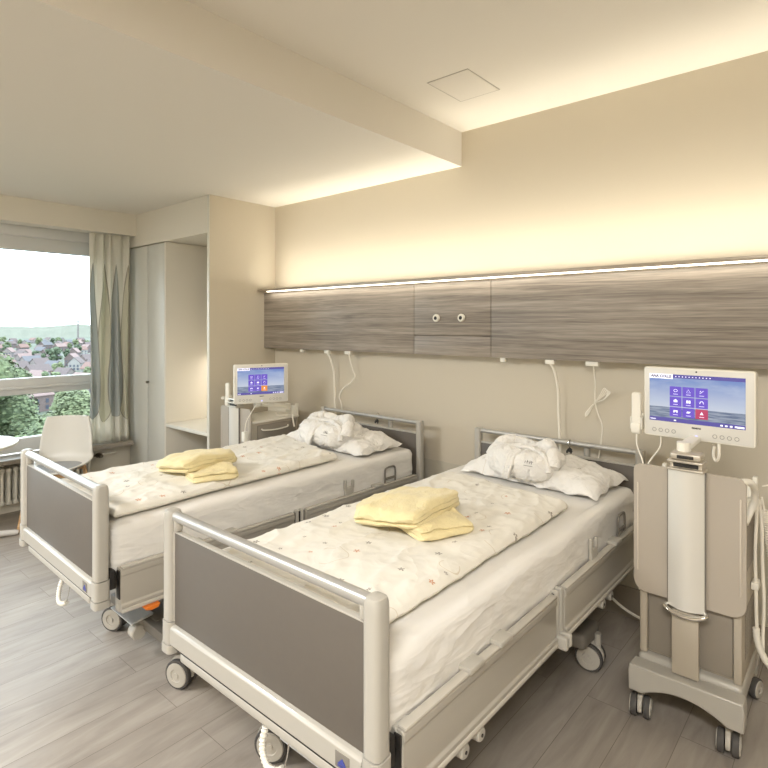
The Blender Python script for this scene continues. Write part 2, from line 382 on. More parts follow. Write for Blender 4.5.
def mk(name, build, m, parent=None, smooth=True, bevel=0.0, sub=0, loc=None):
    bm = bmesh.new()
    build(bm)
    bmesh.ops.recalc_face_normals(bm, faces=bm.faces)
    me = bpy.data.meshes.new(name); bm.to_mesh(me); bm.free()
    me.materials.append(M[m] if isinstance(m, str) else m)
    if smooth:
        me.polygons.foreach_set('use_smooth', [True] * len(me.polygons))
        try: me.set_sharp_from_angle(angle=math.radians(38))
        except Exception: pass
    o = bpy.data.objects.new(name, me); C.objects.link(o)
    if parent is not None: o.parent = parent
    if loc: o.location = loc
    if bevel > 0:
        b = o.modifiers.new('bevel', 'BEVEL'); b.width = bevel; b.segments = 2; b.limit_method = 'ANGLE'
    if sub: s_ = o.modifiers.new('sub', 'SUBSURF'); s_.levels = sub; s_.render_levels = sub
    return o
def box(name, x0, x1, y0, y1, z0, z1, m, parent=None, bev=0.003, seg=2):
    return mk(name, lambda bm: bx(bm, x0, x1, y0, y1, z0, z1, bev, seg), m, parent)
def tag(o, label, cat, group=None):
    o['label'] = label; o['category'] = cat
    if group: o['group'] = group
    return o
def thing(name, label, cat, loc=(0, 0, 0), rz=0.0, group=None):
    o = bpy.data.objects.new(name, None); C.objects.link(o); o.empty_display_size = 0.1
    o.location = loc; o.rotation_euler = (0, 0, rz)
    return tag(o, label, cat, group)
def struct(o): o['kind'] = 'structure'; return o
def text_mesh(name, txt, size, m, parent, loc, rot, depth=0.0004, sx=1.0):
    cu = bpy.data.curves.new(name, 'FONT'); cu.body = txt; cu.size = size; cu.align_x = 'CENTER'; cu.align_y = 'CENTER'; cu.extrude = depth; cu.offset = size * 0.035
    t = bpy.data.objects.new(name + '_src', cu); C.objects.link(t)
    dg = bpy.context.evaluated_depsgraph_get()
    me = bpy.data.meshes.new_from_object(t.evaluated_get(dg)); bpy.data.objects.remove(t); bpy.data.curves.remove(cu)
    me.materials.clear(); me.materials.append(M[m])
    o = bpy.data.objects.new(name, me); C.objects.link(o); o.parent = parent; o.location = loc; o.rotation_euler = rot; o.scale = (sx, 1, 1)
    return o

# ------------------------------------------------------------------ room
ZH, ZL, XS = 2.956, 2.72, -2.10       # high ceiling, low ceiling, the step between them
WY, WX = 3.25, -5.63                  # bed wall, window wall
BY, BX = -2.6, 1.7                    # wall behind the camera, wall on the right
struct(mk('floor', lambda bm: bx(bm, WX, BX, BY, WY, -0.06, 0.0), 'floor', smooth=False))
struct(mk('wall_north', lambda bm: bx(bm, WX - 0.1, BX + 0.12, WY, WY + 0.12, -0.06, ZH + 0.1), 'wall', smooth=False))
struct(mk('wall_east', lambda bm: bx(bm, BX, BX + 0.12, BY - 0.1, WY, -0.06, ZH + 0.1), 'wall', smooth=False))
struct(mk('wall_south', lambda bm: bx(bm, WX - 0.1, BX, BY - 0.12, BY, -0.06, ZH + 0.1), 'wall', smooth=False))
struct(mk('ceiling', lambda bm: bx(bm, XS, BX, BY, WY, ZH, ZH + 0.1), 'ceil', smooth=False))
struct(mk('ceiling_lowered', lambda bm: bx(bm, WX, XS, BY, WY, ZL, ZH + 0.1), 'ceil', smooth=False))
# lower wall guard and skirting
struct(mk('trim_1', lambda bm: bx(bm, -4.14, BX, WY - 0.004, WY, 0.17, 0.665), 'wall_low', smooth=False))
struct(mk('baseboard_north', lambda bm: bx(bm, -4.14, BX, WY - 0.018, WY, 0.0, 0.17, 0.003), 'skirt'))
struct(mk('baseboard_east', lambda bm: bx(bm, BX - 0.018, BX, BY, WY - 0.018, 0.0, 0.17, 0.003), 'skirt'))
# window wall: parapet, lintel, pieces beside the opening
W0, W1 = -2.0, 2.40                   # window opening in y
struct(mk('wall_west', lambda bm: (bx(bm, WX - 0.22, WX, BY, WY, -0.06, 0.48), bx(bm, WX - 0.22, WX, BY, WY, 2.52, ZH + 0.1),
       bx(bm, WX - 0.22, WX, W1, WY, 0.48, 2.52), bx(bm, WX - 0.22, WX, BY, W0, 0.48, 2.52)), 'white_wall', smooth=False))
struct(mk('trim_2', lambda bm: bx(bm, WX, -5.46, BY, 2.57, 2.51, ZL), 'white_wall', smooth=False))         # curtain pelmet
struct(mk('trim_3', lambda bm: bx(bm, WX, -5.41, W0, 2.52, 0.462, 0.50, 0.004), 'sill'))                     # sill board
# window
wf = mk('window_1', lambda bm: (
    bx(bm, WX - 0.13, WX - 0.05, W0, W1, 0.50, 0.62, 0.006), bx(bm, WX - 0.13, WX - 0.05, W0, W1, 2.30, 2.44, 0.006),
    bx(bm, WX - 0.15, WX - 0.02, W0, W1, 2.42, 2.52, 0.008),
    bx(bm, WX - 0.13, WX - 0.05, W1 - 0.08, W1, 0.5, 2.5, 0.006), bx(bm, WX - 0.13, WX - 0.05, W0, W0 + 0.08, 0.5, 2.5, 0.006),
    bx(bm, WX - 0.13, WX - 0.035, W0, W1, 1.01, 1.155, 0.008), bx(bm, WX - 0.035, WX - 0.015, W0, W1, 1.06, 1.085, 0.004),
    bx(bm, WX - 0.13, WX - 0.05, -0.1, 0.0, 0.5, 2.5, 0.006)), 'winframe')
struct(wf)
for (y0, y1) in ((W0 + 0.08, -0.1), (0.0, W1 - 0.08)):
    for (z0, z1) in ((0.62, 1.01), (1.155, 2.30)):
        mk('pane', lambda bm: bx(bm, WX - 0.098, WX - 0.09, y0, y1, z0, z1), 'glass', wf, smooth=False)
# built-in block: bulkhead, side panel
struct(mk('wall_bulkhead', lambda bm: bx(bm, WX, -4.165, 2.57, WY, 2.405, ZL), 'white_wall', smooth=False))
struct(mk('wall_partition', lambda bm: bx(bm, -4.165, -4.14, 2.57, WY, 0.0, ZL), 'wall', smooth=False))
struct(mk('trim_4', lambda bm: bx(bm, -4.172, -4.14, 2.562, 2.57, 0.0, ZL, 0.002), 'lam'))
# ceiling hatch
h = thing('ceiling_hatch', 'square flush inspection hatch in the high ceiling', 'hatch', (-1.685, 2.63, ZH))
box('hatch_panel', -0.125, 0.125, -0.163, 0.163, -0.003, 0.0, 'ceil', h, 0.001)
def hf(bm):
    for (a, b_, c, d) in ((-0.131, 0.131, -0.169, -0.165), (-0.131, 0.131, 0.165, 0.169), (-0.131, -0.127, -0.165, 0.165), (0.127, 0.131, -0.165, 0.165)):
        bx(bm, a, b_, c, d, -0.002, 0.0)
mk('hatch_frame', hf, 'hatchline', h, smooth=False)

# ------------------------------------------------------------------ wall panel with light
hp = thing('headwall_panel', 'long grey oak medical supply panel mounted above the bed heads', 'wall panel', (0, 0, 0))
PY = 3.123; XR = 1.2
for (a, b_, z0, z1) in ((-4.138, -2.418, 1.425, 1.915), (-2.414, -1.801, 1.425, 1.556), (-2.414, -1.801, 1.560, 1.915), (-1.797, XR, 1.425, 1.915)):
    box('front_board', a, b_, PY, PY + 0.02, z0, z1, 'wood', hp, 0.001)
box('back_case', -3.98, XR, PY + 0.02, WY, 1.43, 1.90, 'skirt', hp, 0.001)
box('ledge', -4.138, XR, 3.05, 3.145, 1.932, 1.950, 'ledge', hp, 0.002)
box('light_strip', -4.05, XR - 0.02, 3.085, 3.105, 1.9245, 1.9315, 'led', hp, 0.001)
box('uplight_channel', -4.10, XR, 3.15, WY, 1.905, 1.918, 'ledge', hp, 0.001)
box('uplight_diffuser', -4.05, XR - 0.02, 3.108, 3.140, 1.9495, 1.952, 'led', hp, 0.001)
for x in (-2.218, -2.016):
    o = mk('gas_outlet', lambda bm: lathe(bm, [(0.020, 0.0), (0.026, -0.002), (0.027, -0.012), (0.022, -0.020), (0.013, -0.020), (0.011, -0.010)], (x, PY, 1.677), 'y'), 'cream', hp)
    mk('outlet_core', lambda bm: lathe(bm, [(0.0125, -0.0), (0.0125, -0.0195), (0.004, -0.022)], (x, PY, 1.677), 'y'), 'dark', o)
for x, w in ((-3.635, 0.018), (-3.326, 0.028), (-3.086, 0.032), (-1.721, 0.018), (-1.411, 0.028), (-1.162, 0.036)):
    box('socket', x - w, x + w, 3.13, 3.16, 1.398, 1.425, 'cream', hp, 0.004)

# cables that hang from the underside of the panel
def cable(name, pts, r, label, cat='cable', n=8, m='cable', seg=8, parent=None):
    o = mk(name, lambda bm: tube(bm, spline(pts, n), r, seg), m, parent)
    if label: tag(o, label, cat)
    return o
for dx, lab in ((0, 'thick white cable hanging straight down behind the head of the near bed'), (-1.915, 'thick white cable hanging straight down behind the head of the far bed')):
    cable('power_cable', [(-1.411 + dx, 3.145, 1.40), (-1.395 + dx, 3.16, 1.36), (-1.385 + dx, 3.19, 1.25), (-1.385 + dx, 3.20, 1.10), (-1.378 + dx, 3.20, 0.95), (-1.37 + dx, 3.21, 0.6)], 0.008, lab)
t = thing('call_cord', 'thin white cord tied in a looped bundle behind the near bed', 'cord', (-1.16, 3.15, 1.40))
mk('lead', lambda bm: tube(bm, spline([(0, 0, 0), (0, 0.03, -0.10), (-0.005, 0.04, -0.20), (0.01, 0.04, -0.27), (0.035, 0.04, -0.34), (0.03, 0.04, -0.43), (0.01, 0.04, -0.55)]), 0.004, 8), 'cable', t)
for k in range(4):
    mk('loop', lambda bm: tube(bm, spline([(-0.005, 0.03, -0.215), (0.03 + 0.008 * k, 0.028 + 0.004 * k, -0.16), (0.05 + 0.006 * k, 0.03, -0.125 - 0.006 * k), (0.066 + 0.005 * k, 0.034, -0.15), (0.045, 0.036, -0.19), (-0.005, 0.04, -0.215), (-0.035 - 0.006 * k, 0.034, -0.27), (-0.055, 0.03, -0.295), (-0.045, 0.03, -0.265)], 7, closed=True), 0.0028, 6), 'cable', t)
t['group'] = None or 'call cords under the wall panel'
t2 = tag(mk('call_cord', lambda bm: tube(bm, spline([(-3.086, 3.15, 1.40), (-3.085, 3.17, 1.33), (-3.07, 3.18, 1.27), (-3.05, 3.18, 1.22), (-3.10, 3.18, 1.17), (-3.18, 3.18, 1.12), (-3.225, 3.18, 1.05), (-3.21, 3.19, 0.98), (-3.20, 3.2, 0.8)]), 0.0055, 8), 'cable'),
         'thin white cord hanging in an S curve behind the far bed', 'cord', 'call cords under the wall panel')

# ------------------------------------------------------------------ hospital bed
def castor(parent, x, y, ang, z0=0.0, R=0.064, name='castor'):
    h_ = bpy.data.objects.new(name, None)
    ca, sa = math.cos(ang), math.sin(ang)
    def T(p):   # local: rolling dir +x, axle y
        return (x + p[0] * ca - p[1] * sa, y + p[0] * sa + p[1] * ca, z0 + p[2])
    def fork(bm):
        t = bmesh.new(); bx(t, -0.03, 0.05, -0.010, 0.010, R * 0.7, R * 2 + 0.012, 0.008)
        cyl(t, (0.035, 0, R * 2), (0.035, 0, R * 2 + 0.05), 0.016, 16)
        lathe(t, [(R * 0.98, -0.008), (R * 1.02, -0.004), (R * 1.02, 0.004), (R * 0.98, 0.008)], (0, 0, R + 0.006), 'y', 24)
        for v in t.verts:
            if v.co.z < R - 0.01: v.co.z = R - 0.01
        merge(bm, t, Matrix.Translation((x, y, z0)) @ Matrix.Rotation(ang, 4, 'Z'))
    f = mk(name, fork, 'hub', parent)
    for s_ in (-1, 1):
        def wh(bm, s_=s_):
            t = bmesh.new()
            lathe(t, [(R * 0.80, s_ * 0.012), (R * 0.97, s_ * 0.013), (R, s_ * 0.018), (R, s_ * 0.032), (R * 0.95, s_ * 0.036), (R * 0.84, s_ * 0.036)], (0, 0, R), 'y', 32)
            merge(bm, t, Matrix.Translation((x, y, z0)) @ Matrix.Rotation(ang, 4, 'Z'))
        w = mk('wheel', wh, 'tyre', f)
        def hb(bm, s_=s_):
            t = bmesh.new()
            lathe(t, [(R * 0.84, s_ * 0.0355), (R * 0.80, s_ * 0.040), (R * 0.45, s_ * 0.041), (R * 0.42, s_ * 0.037), (R * 0.2, s_ * 0.037), (R * 0.18, s_ * 0.042), (0.002, s_ * 0.042)], (0, 0, R), 'y', 32)
            merge(bm, t, Matrix.Translation((x, y, z0)) @ Matrix.Rotation(ang, 4, 'Z'))
        mk('wheel_cover', hb, 'hub', f)
    return f

def make_bed(loc, rz, label, castors, HW):
    r = thing('hospital_bed', label, 'bed', loc, rz, 'hospital beds')
    K = HW - 0.497
    cz_, sz_ = math.cos(-rz), math.sin(-rz)
    cl = [((x - loc[0]) * cz_ - (y - loc[1]) * sz_, (x - loc[0]) * sz_ + (y - loc[1]) * cz_, a - rz) for x, y, a in castors]
    uc = (cl[0][0] + cl[1][0]) / 2
    L = 2.16
    # ---- foot end
    for s_ in (-1, 1):
        x0, x1 = (0.443 + K, 0.497 + K) if s_ > 0 else (-0.497 - K, -0.443 - K)
        def post(bm):
            prof = rrect(x0, x1, 0.0, 0.055, (0.016,) * 4, 4)
            rings = []
            zs = [(0.575, 1), (0.935, 1), (0.952, 0.96), (0.963, 0.82), (0.967, 0.55)]
            cx = (x0 + x1) / 2; cy = 0.0275
            for z, k in zs: rings.append([bm.verts.new((cx + (p[0] - cx) * k, cy + (p[1] - cy) * k, z)) for p in prof])
            for A, B in zip(rings, rings[1:]):
                for i in range(len(A)): bm.faces.new((A[i], A[(i + 1) % len(A)], B[(i + 1) % len(A)], B[i]))
            bm.faces.new(rings[0][::-1]); bm.faces.new(rings[-1])
        p = mk('foot_post', post, 'frame', r)
        def sleeve(bm):
            prism(bm, rrect(x0 - 0.003, x1 + 0.003, -0.003, 0.058, (0.017,) * 4, 4), 0.495, 0.572, 'z')
            prism(bm, rrect(x0 - 0.006, x1 + 0.006, -0.006, 0.061, (0.019,) * 4, 4), 0.462, 0.492, 'z')
        mk('post_sleeve', sleeve, 'frame', p)
        # curved web that joins post and rail
        xi = x0 if s_ > 0 else x1
        mk('corner_joint', lambda bm: bx(bm, min(xi, xi - s_ * 0.022), max(xi, xi - s_ * 0.022), 0.012, 0.043, 0.893, 0.955, 0.012, 3), 'frame', p)
    mk('foot_rail', lambda bm: (cyl(bm, (-0.462 - K, 0.0275, 0.945), (0.462 + K, 0.0275, 0.945), 0.0185, 24),), 'alu', r)
    box('foot_panel', -0.442 - K, 0.442 + K, 0.018, 0.037, 0.560, 0.892, 'panel', r, 0.004)
    mk('panel_edge', lambda bm: (bx(bm, -0.443 - K, 0.443 + K, 0.0165, 0.0385, 0.889, 0.894, 0.002), bx(bm, -0.446 - K, -0.438 - K, 0.014, 0.041, 0.575, 0.893, 0.002), bx(bm, 0.438 + K, 0.446 + K, 0.014, 0.041, 0.575, 0.893, 0.002)), 'frame2', r)
    mk('foot_beam', lambda bm: prism(bm, [(0.0, 0.498), (0.0, 0.553), (0.008, 0.562), (0.05, 0.573), (0.06, 0.57), (0.06, 0.500)], -0.443 - K, 0.443 + K, 'x'), 'frame', r, bevel=0.002)
    box('lower_beam', -0.415, 0.415, 0.010, 0.055, 0.450, 0.484, 'frame2', r, 0.008, 3)
    box('beam_gap', -0.43, 0.43, 0.010, 0.05, 0.482, 0.4985, 'dark', r, 0.001)
    b = box('badge', 0.375, 0.425, -0.0015, 0.001, 0.505, 0.545, 'under', r, 0.0008)
    mk('badge_emblem', lambda bm: (prism(bm, [(0.385, 0.517), (0.416, 0.517), (0.401, 0.534)], -0.0030, -0.0014, 'y'), bx(bm, 0.385, 0.416, -0.0028, -0.0014, 0.511, 0.514)), 'blue', b, smooth=False)
    # ribbed handle hanging below the foot beam
    hpts = spline([(0.06, 0.02, 0.445), (0.058, 0.01, 0.405), (0.075, 0.0, 0.378), (0.105, -0.005, 0.362), (0.14, 0.0, 0.366), (0.155, 0.008, 0.376)], 14)
    rr = [0.0095 + 0.0014 * math.sin(i * 1.55) for i in range(len(hpts))]
    hk = mk('release_handle', lambda bm: tube(bm, hpts, rr, 12), 'cream', r)
    mk('handle_wire', lambda bm: tube(bm, [(0.158, 0.008, 0.378), (0.166, 0.014, 0.41), (0.168, 0.02, 0.455)], 0.0022, 6), 'chrome', hk)
    # ---- head end
    for s_ in (-1, 1):
        x0, x1 = (0.453 + K, 0.497 + K) if s_ > 0 else (-0.497 - K, -0.453 - K)
        mk('head_post', lambda bm: prism(bm, rrect(x0, x1, L - 0.045, L, (0.012,) * 4, 4), 0.50, 0.966, 'z'), 'frame2', r, bevel=0.004)
    hr = mk('head_rail', lambda bm: (cyl(bm, (-0.46 - K, L - 0.022, 0.950), (0.46 + K, L - 0.022, 0.950), 0.0145, 20),), 'alu', r)
    box('head_panel', -0.452 - K, 0.452 + K, L - 0.032, L - 0.014, 0.58, 0.875, 'panel', r, 0.004)
    box('head_panel_edge', -0.452 - K, 0.452 + K, L - 0.034, L - 0.012, 0.873, 0.884, 'frame2', r, 0.002)
    mk('pole_socket', lambda bm: (cyl(bm, (0.20, L + 0.006, 0.86), (0.20, L + 0.006, 0.935), 0.017, 16),), 'frame', r)
    # ---- lying surface frame
    def surf(bm):
        bx(bm, -0.43, 0.43, 0.09, L - 0.07, 0.545, 0.572, 0.01)
        bx(bm, -0.46, -0.42, 0.062, L - 0.045, 0.50, 0.560, 0.006); bx(bm, 0.42, 0.46, 0.062, L - 0.045, 0.50, 0.560, 0.006)
        for y in (0.35, 0.9, 1.5): bx(bm, -0.42, 0.42, y, y + 0.05, 0.52, 0.566, 0.004)
    mk('mattress_support', surf, 'under', r)
    box('end_bracket', 0.37, 0.505, 0.060, 0.085, 0.52, 0.598, 'dark', r, 0.004)
    box('end_bracket', -0.505, -0.37, 0.060, 0.085, 0.52, 0.598, 'dark', r, 0.004)
    # ---- folding side rails
    for s_ in (-1, 1):
        for (y0, y1) in ((0.100, 1.025), (1.105, 2.085)):
            pr_ = [(a - 0.022, b_) for a, b_ in ((0.510, 0.425), (0.510, 0.592), (0.517, 0.600), (0.534, 0.600), (0.542, 0.592), (0.543, 0.574), (0.538, 0.566), (0.538, 0.452), (0.545, 0.444), (0.545, 0.424), (0.538, 0.414), (0.516, 0.414))]
            sr = mk('side_rail', lambda bm: prism(bm, [(s_ * a, b_) for a, b_ in pr_], y0, y1, 'y'), 'rail', r, bevel=0.0025)
            mk('rail_top', lambda bm: bx(bm, min(s_ * 0.493, s_ * 0.523), max(s_ * 0.493, s_ * 0.523), y0 + 0.004, y1 - 0.004, 0.5985, 0.609, 0.004), 'railtop', sr)
            mk('rail_lip', lambda bm: bx(bm, min(s_ * 0.490, s_ * 0.527), max(s_ * 0.490, s_ * 0.527), y0 + 0.002, y1 - 0.002, 0.412, 0.432, 0.007, 3), 'railtop', sr)
            yc = y0 if y0 < 0.5 else y1 - 0.055
            mk('rail_end_cap', lambda bm: prism(bm, [(s_ * (a - 0.52) * 1.10 + s_ * 0.499, (b_ - 0.507) * 1.02 + 0.507) for a, b_ in pr_], yc - 0.002, yc + 0.057, 'y'), 'frame', sr, bevel=0.003)
            ye = y0 - 0.004 if y0 < 0.5 else y1 - 0.001
            mk('latch', lambda bm: (bx(bm, min(s_ * 0.480, s_ * 0.512), max(s_ * 0.480, s_ * 0.512), ye, ye + 0.005, 0.47, 0.575, 0.002), bx(bm, min(s_ * 0.490, s_ * 0.514), max(s_ * 0.490, s_ * 0.514), ye - 0.003, ye + 0.003, 0.555, 0.592, 0.002)), 'dark', sr)
            # blocks and hooks on the rail
            for yb in ((0.40, 0.58) if y0 < 0.5 else (1.66,)):
                mk('rail_block', lambda bm: bx(bm, min(s_ * 0.480, s_ * 0.53), max(s_ * 0.480, s_ * 0.53), yb, yb + 0.08, 0.602, 0.622, 0.006), 'frame2', sr)
            for yb in ((0.385, 0.475) if y0 < 0.5 else (1.52, 1.62)):
                mk('hook_eye', lambda bm: (lathe(bm, [(0.018, -0.017), (0.022, -0.012), (0.022, 0.012), (0.018, 0.017)], (s_ * 0.505, yb, 0.388), 'x', 24), bx(bm, min(s_ * 0.49, s_ * 0.518), max(s_ * 0.49, s_ * 0.518), yb - 0.018, yb + 0.018, 0.39, 0.415, 0.003)), 'frame', sr)
                mk('eye_hole', lambda bm: lathe(bm, [(0.0055, 0.0), (0.0055, s_ * 0.0015)], (s_ * 0.522, yb, 0.386), 'x', 14), 'dark', sr)
        for yb in (1.043, 1.078):
            mk('rail_hinge', lambda bm: (bx(bm, min(s_ * 0.478, s_ * 0.513), max(s_ * 0.478, s_ * 0.513), yb, yb + 0.018, 0.42, 0.612, 0.008, 3), bx(bm, min(s_ * 0.481, s_ * 0.55), max(s_ * 0.481, s_ * 0.55), yb - 0.003, yb + 0.021, 0.395, 0.445, 0.008, 3)), 'frame2', r)
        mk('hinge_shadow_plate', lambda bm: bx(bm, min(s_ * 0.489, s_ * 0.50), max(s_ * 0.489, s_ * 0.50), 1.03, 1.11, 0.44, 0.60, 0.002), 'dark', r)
        # fork hook and mattress retainer next to the mattress
        def fork(bm):
            xx0, xx1 = min(s_ * 0.488, s_ * 0.505), max(s_ * 0.488, s_ * 0.505)
            bx(bm, xx0, xx1, 1.42, 1.49, 0.60, 0.655, 0.006); bx(bm, xx0, xx1, 1.415, 1.432, 0.64, 0.70, 0.005); bx(bm, xx0, xx1, 1.478, 1.495, 0.64, 0.69, 0.005)
        mk('fork_hook', fork, 'frame2', r)
        def ret(bm):
            xx = s_ * 0.496
            tube(bm, spline([(xx, 1.78, 0.60), (xx, 1.78, 0.67), (xx, 1.79, 0.70), (xx, 1.83, 0.705), (xx, 1.87, 0.70), (xx, 1.88, 0.67), (xx, 1.88, 0.60)], 4), 0.006, 8)
            bx(bm, xx - 0.005, xx + 0.005, 1.78, 1.88, 0.625, 0.640, 0.003)
        mk('mattress_retainer', ret, 'under', r)
    # ---- undercarriage
    yf, yh = (cl[0][1] + cl[1][1]) / 2, cl[3][1]
    def uc_build(bm):
        for y in (yf, yh): bx(bm, uc - 0.36, uc + 0.36, y - 0.03, y + 0.03, 0.145, 0.195, 0.008)
        bx(bm, uc - 0.10, uc + 0.10, yf, yh, 0.15, 0.20, 0.01)
        for s_ in (-1, 1): bx(bm, uc + s_ * 0.33 - 0.045, uc + s_ * 0.33 + 0.045, yh - 0.13, yh + 0.06, 0.14, 0.21, 0.02, 3)
        for y in (0.62, 1.42): bx(bm, -0.09, 0.09, y - 0.08, y + 0.08, 0.195, 0.53, 0.01)
        for y in (0.5, 1.1, 1.6): bx(bm, -0.42, 0.42, y - 0.02, y + 0.02, 0.47, 0.525, 0.004)
    mk('undercarriage', uc_build, 'under', r)
    for (x_, y_, a_) in cl: castor(r, x_, y_, a_, 0.0)
    # brake bar with foot pedal
    pb = mk('brake_pedal', lambda bm: prism(bm, [(-0.06, 0.190), (-0.062, 0.198), (0.045, 0.216), (0.05, 0.21), (0.045, 0.202)], uc - 0.20, uc + 0.04, 'x'), 'steelblue', r, bevel=0.002)
    pb.location.y = yf - 0.03
    mk('pedal_roller', lambda bm: (lathe(bm, [(0.030, -0.028), (0.036, -0.022), (0.036, 0.022), (0.030, 0.028)], (uc + 0.01, yf - 0.05, 0.14), 'x', 24), bx(bm, uc - 0.01, uc + 0.03, yf - 0.04, yf + 0.06, 0.12, 0.19, 0.01)), 'hub', r)
    mk('release_lever', lambda bm: prism(bm, [(0.19, 0.412), (0.26, 0.412), (0.25, 0.396), (0.22, 0.392), (0.195, 0.400)], 0.505, 0.545, 'x'), 'orange', r, bevel=0.003)
    return r

NEAR = (-1.400, 0.997, 0); FAR = (-2.892, 0.965, 0)
RN_, RF_ = 0.0, math.radians(-1.5)
bed1 = make_bed(NEAR, RN_, 'near hospital bed with grey foot board, standing closest to the camera', ((-1.688, 1.319, 0.5), (-0.99, 1.319, 0.3), (-1.688, 2.643, 0.2), (-0.989, 2.643, 0.12)), 0.518)
bed2 = make_bed(FAR, RF_, 'far hospital bed with grey foot board, standing on the window side', ((-3.048, 1.325, 0.5), (-2.341, 1.311, 0.35), (-3.0, 2.64, 0.3), (-2.33, 2.64, 0.3)), 0.520)

# ------------------------------------------------------------------ soft goods
def fbm(p, s_, o=3):
    v = 0; a = 1
    for k in range(o): v += a * noise.noise(Vector(p) * s_ * (2 ** k)); a *= 0.5
    return v
def closed_grid(bm, nx, ny, top, bot):
    """top/bot(i,j)->Vector; rims joined"""
    T = [[bm.verts.new(top(i / nx, j / ny)) for j in range(ny + 1)] for i in range(nx + 1)]
    B = [[(T[i][j] if i in (0, nx) or j in (0, ny) else bm.verts.new(bot(i / nx, j / ny))) for j in range(ny + 1)] for i in range(nx + 1)]
    for i in range(nx):
        for j in range(ny):
            bm.faces.new((T[i][j], T[i + 1][j], T[i + 1][j + 1], T[i][j + 1]))
            try: bm.faces.new((B[i][j], B[i][j + 1], B[i + 1][j + 1], B[i + 1][j]))
            except ValueError: pass

def make_mattress(loc, rz, seed, label):
    X, Y0, Y1, Z0, Z1 = 0.484, 0.068, 2.10, 0.574, 0.772
    def b(bm):
        # a shell swept round the mattress outline: (offset inwards, z) profile
        prof = [(0.03, Z0), (0.006, Z0 + 0.004), (0.0, Z0 + 0.02)] + [(0.0, Z0 + 0.02 + (Z1 - Z0 - 0.05) * k / 7) for k in range(1, 8)] + [(0.004, Z1 - 0.017), (0.012, Z1 - 0.006), (0.026, Z1), (0.06, Z1 + 0.002)]
        def outline(o_):
            r_ = max(0.05 - o_, 0.012); pts = []
            x0, x1, y0, y1 = -X + o_, X - o_, Y0 + o_, Y1 - o_
            for (cx, cy, a, px, py) in ((x0 + r_, y0 + r_, PI, 0, 0), (x1 - r_, y0 + r_, 1.5 * PI, 0, 0), (x1 - r_, y1 - r_, 0, 0, 0), (x0 + r_, y1 - r_, PI / 2, 0, 0)):
                for k in range(6): pts.append(Vector((cx + r_ * math.cos(a + PI / 2 * k / 5), cy + r_ * math.sin(a + PI / 2 * k / 5), 0)))
            out = []
            cnt = {5: 24, 11: 90, 17: 24, 23: 90}
            for i, p in enumerate(pts):
                q = pts[(i + 1) % len(pts)]; n = cnt.get(i, 1)
                for k in range(n): out.append(p.lerp(q, k / n))
            return out
        rings = []
        for (o_, z) in prof:
            ring = []
            for p in outline(o_):
                f = max(0, min(1, (z - Z0) / (Z1 - Z0)))
                w = math.sin(PI * f) if f < 0.98 else 0
                # diagonal pull creases down the side, gathered at the foot corner
                cr = math.sin((p.y * 1.0 + z * 2.6) * 46 + 4 * fbm((p.x, p.y, seed), 3)) * 0.0022 + fbm((p.x * 3 + seed, p.y * 4 + z * 9, z * 9), 2.4) * 0.006 + 0.007 * max(0, 1 - abs(fbm((p.y * 2.2 + z * 5.5, z * 3, seed), 2.6)) * 3.2) ** 2
                fold = 0.010 * math.exp(-((p.y - Y0 - 0.17 + (z - Z0) * 0.75) / 0.018) ** 2) + 0.006 * math.exp(-((p.y - Y0 - 0.30 + (z - Z0) * 0.9) / 0.02) ** 2)
                nrm = Vector((p.x / X, (p.y - (Y0 + Y1) / 2) / ((Y1 - Y0) / 2) , 0))
                nrm = Vector((1 if nrm.x > 0 else -1, 0, 0)) if abs(nrm.x) > abs(nrm.y) else Vector((0, 1 if nrm.y > 0 else -1, 0))
                q = Vector((p.x, p.y, z)) + nrm * w * (min(cr + fold, 0.009) if abs(nrm.x) > 0.5 else cr * 0.5)
                if f > 0.9: q.z += fbm((p.x, p.y, seed), 4) * 0.003
                ring.append(bm.verts.new(q))
            rings.append(ring)
        for A, B in zip(rings, rings[1:]):
            n = len(A)
            for i in range(n): bm.faces.new((A[i], A[(i + 1) % n], B[(i + 1) % n], B[i]))
        bm.faces.new(rings[0][::-1]); bm.faces.new(rings[-1])
    o = mk('mattress', b, 'sheet', None, loc=loc); o.rotation_euler = (0, 0, rz)
    return tag(o, label, 'mattress', 'mattresses in fitted sheets')
make_mattress(NEAR, RN_, 1.3, 'thick mattress in a white fitted sheet on the near bed')
make_mattress(FAR, RF_, 5.1, 'thick mattress in a white fitted sheet on the far bed')

